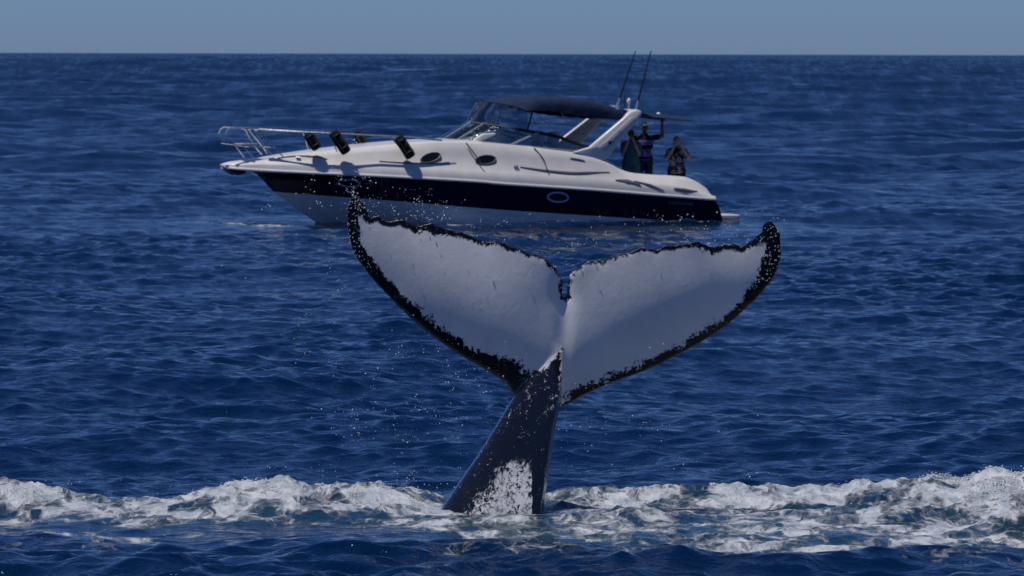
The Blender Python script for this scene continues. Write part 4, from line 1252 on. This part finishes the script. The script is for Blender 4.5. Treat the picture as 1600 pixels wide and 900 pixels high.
def person(label, group, loc, rz, height, lean, arms, mats, hat, hair_long, girth=1.0):
    """figure facing local -y, feet at the origin; arms: for side +1/-1 (local +x / -x) the elbow, wrist, hand direction, palm direction and curl"""
    k = height / 1.75
    root = empty('person'); root.matrix_world = boat.matrix_basis @ Matrix.Translation(loc) @ Matrix.Rotation(rz, 4, 'Z')
    tag(root, label, 'person', group)
    def L(z, y=0.0, x=0.0): return np.array((x, y - lean * max(0.0, z - 0.95) , z)) * k
    hips, waist, chest, neck0, neck1, head = L(0.95), L(1.10), L(1.32), L(1.46), L(1.53), L(1.63, -0.015)
    parts = []
    ch = [[(hips, 0.135 * k), (waist, 0.125 * k), (chest, 0.135 * k), (L(1.42), 0.10 * k)], [(neck0, 0.058 * k), (neck1, 0.055 * k), (head, 0.06 * k)],
          [(L(1.36, 0, -0.13), 0.075 * k), (L(1.36, 0, 0.13), 0.075 * k)], [(L(1.24, 0, -0.07), 0.115 * k), (L(1.24, 0, 0.07), 0.115 * k)], [(L(0.95, 0, -0.07), 0.11 * k), (L(0.95, 0, 0.07), 0.11 * k)]]
    legs = []
    for sx in (-1, 1):
        legs.append([(L(0.92, 0, sx * 0.095), 0.088 * k), (L(0.50, -0.01, sx * 0.105), 0.058 * k), (L(0.09, 0.02, sx * 0.11), 0.038 * k)])
        legs.append([(L(0.04, 0.03, sx * 0.11), 0.038 * k), (L(0.032, -0.15, sx * 0.125), 0.030 * k)])
    ch += legs
    sleeves = []
    for sx in (-1, 1):
        el, wr, hd, pn, cu_ = arms[sx]
        sh = L(1.395, 0, sx * 0.185); el = np.array(el) * k; wr = np.array(wr) * k
        ch.append([(sh, 0.056 * k), ((sh + el) / 2, 0.048 * k), (el, 0.039 * k)]); ch.append([(el, 0.040 * k), ((el * .6 + wr * .4), 0.038 * k), (wr, 0.026 * k)])
        ch += hand(wr, hd, pn, cu_)
        sleeves.append([(sh, 0.072 * k), (sh + (el - sh) * 0.62, 0.062 * k)])
    V, F = capsules(ch)
    H = head
    face = [(V, F), ell(H, (0.072 * k, 0.090 * k, 0.108 * k)), ell(H + np.array((0, -0.025, -0.06)) * k, (0.052 * k, 0.060 * k, 0.055 * k)),
            ell(H + np.array((0, -0.095, -0.012)) * k, (0.011 * k, 0.020 * k, 0.022 * k)), ell(H + np.array((0, -0.078, -0.052)) * k, (0.024 * k, 0.014 * k, 0.007 * k)),
            ell(H + np.array((0, -0.080, 0.022)) * k, (0.050 * k, 0.014 * k, 0.010 * k))]
    for sx in (-1, 1): face.append(ell(H + np.array((sx * 0.073, 0.008, -0.005)) * k, (0.010 * k, 0.018 * k, 0.030 * k)))
    V, F = join(face)
    body = link('body', remeshed(V, F, 0.0075, 2), mats['skin'], root)
    for sx in (-1, 1):
        v, f = ell(H + np.array((sx * 0.030, -0.0795, 0.004)) * k, (0.012 * k, 0.008 * k, 0.007 * k))
        link('eye', np_mesh('eye', v, f), mats['hair'], body)
    # shirt
    c2 = [[(L(0.90), 0.165 * k), (waist, 0.150 * k), (chest, 0.155 * k), (L(1.42), 0.105 * k)], [(L(1.37, 0, -0.14), 0.088 * k), (L(1.37, 0, 0.14), 0.088 * k)],
          [(L(1.24, 0, -0.08), 0.128 * k), (L(1.24, 0, 0.08), 0.128 * k)], [(L(0.96, 0, -0.075), 0.122 * k), (L(0.96, 0, 0.075), 0.122 * k)]] + sleeves
    c2 = [[(p_, r_ * girth) for p_, r_ in c_] for c_ in c2[:4]] + c2[4:]
    V, F = capsules(c2); V[:, 2] = np.maximum(V[:, 2], 0.86 * k)
    link('shirt', remeshed(V, F, 0.012, 3), mats['shirt'], root)
    c3 = [[(L(0.95, 0, -0.07), 0.128 * k), (L(0.95, 0, 0.07), 0.128 * k)]]
    for sx in (-1, 1): c3.append([(L(0.90, 0, sx * 0.095), 0.105 * k), (L(0.50, -0.01, sx * 0.105), 0.085 * k), (L(0.12, 0.02, sx * 0.11), 0.07 * k)])
    c3 = [[(p_, r_ * girth) for p_, r_ in c_] for c_ in c3]
    V, F = capsules(c3); V[:, 2] = np.minimum(V[:, 2], 0.97 * k)
    link('trousers', remeshed(V, F, 0.012, 3), mats['legs'], root)
    # hair or cap
    hr = [ell(H + np.array((0, 0.018, 0.030)) * k, (0.082 * k, 0.092 * k, 0.090 * k))]
    if hair_long: hr += [ell(H + np.array((0, 0.055, -0.05)) * k, (0.070 * k, 0.050 * k, 0.11 * k))]
    if hat: hr += [ell(H + np.array((0, -0.09, 0.055)) * k, (0.062 * k, 0.080 * k, 0.012 * k))]
    V, F = join(hr)
    link('cap' if hat else 'hair', remeshed(V, F, 0.008, 2), mats['hat'] if hat else mats['hair'], root)
    return root, H

GRP = 'people at the stern of the cruiser'
# man with raised arm
P = bp(1006, 200, 0.2)
person('person in striped navy and lilac polo with one arm raised to the awning', GRP, Vector((P[0], P[1], FLOOR - 0.10)), R(-22), 1.76, 0.0,
       {1: ((0.40, -0.02, 1.44), (0.40, -0.10, 1.74), (0.0, -0.12, 1), (0, -1, 0.2), 0.7), -1: ((-0.30, -0.10, 1.17), (-0.22, -0.32, 1.10), (0.4, -1, 0), (0, 0, -1), 0.35)},
       dict(skin=skin_dark, hair=dark_hair, shirt=stripe, legs=dark_cloth, hat=black_cloth), True, False)
# person in grey teal top with camera
P2 = bp(985.5, 215, 0.75)
r2, H2 = person('person in grey teal top holding a black camera to the face', GRP, Vector((P2[0], P2[1], FLOOR - 0.12)), R(-20), 1.62, 0.10,
       {1: ((0.20, -0.18, 1.15), (0.06, -0.34, 1.50), (-0.3, -0.25, 1), (-0.6, -0.3, 0), 0.5), -1: ((-0.20, -0.18, 1.15), (-0.06, -0.34, 1.50), (0.3, -0.25, 1), (0.6, -0.3, 0), 0.5)},
       dict(skin=skin_m, hair=dark_hair, shirt=teal_cloth, legs=teal_cloth, hat=black_cloth), True, False, 1.25)
cm = empty('camera_body'); cm.name = 'camera.001'
cm.name = 'photo_camera'
cm.matrix_world = r2.matrix_world @ Matrix.Translation(Vector(H2) + Vector((0, -0.155, 0.0)))
tag(cm, 'black camera held up by the person in the grey teal top', 'camera')
MB().box((0, 0, 0), (0.14, 0.06, 0.095)).build('body', camera_m, cm, 0.012)
MB().tube([(0, -0.03, 0), (0, -0.11, 0), (0, -0.16, 0)], [0.036, 0.036, 0.042], 14).build('lens', camera_m, cm)
MB().box((0, 0, 0.058), (0.05, 0.05, 0.03)).build('viewfinder', camera_m, cm, 0.008)
# person at the stern with a phone
P3 = bp(1056.5, 222, 0.5)
r3, H3 = person('person in dark printed tee photographing with a pale phone near the stern', GRP, Vector((P3[0], P3[1], FLOOR - 0.29)), R(-14), 1.64, 0.06,
       {1: ((0.30, -0.16, 1.22), (0.07, -0.34, 1.54), (-0.25, -0.2, 1), (-0.7, 0, 0), 0.5), -1: ((-0.26, -0.18, 1.20), (-0.06, -0.34, 1.54), (0.25, -0.2, 1), (0.7, 0, 0), 0.5)},
       dict(skin=skin_m, hair=dark_hair, shirt=printed, legs=black_cloth, hat=black_cloth), False, True, 1.2)
ph_ = MB().box((0, 0, 0), (0.155, 0.014, 0.085)).build('phone', phone_m, None, 0.006)
ph_.matrix_world = r3.matrix_world @ Matrix.Translation(Vector(H3) + Vector((0.02, -0.21, -0.005))) @ Matrix.Rotation(R(80), 4, 'Y')
tag(ph_, 'pale phone held up before the face of the person near the stern', 'phone')
MB().tube([(-0.05, -0.007, 0.025), (-0.05, -0.011, 0.025)], 0.012, 10).build('lens', camera_m, ph_)
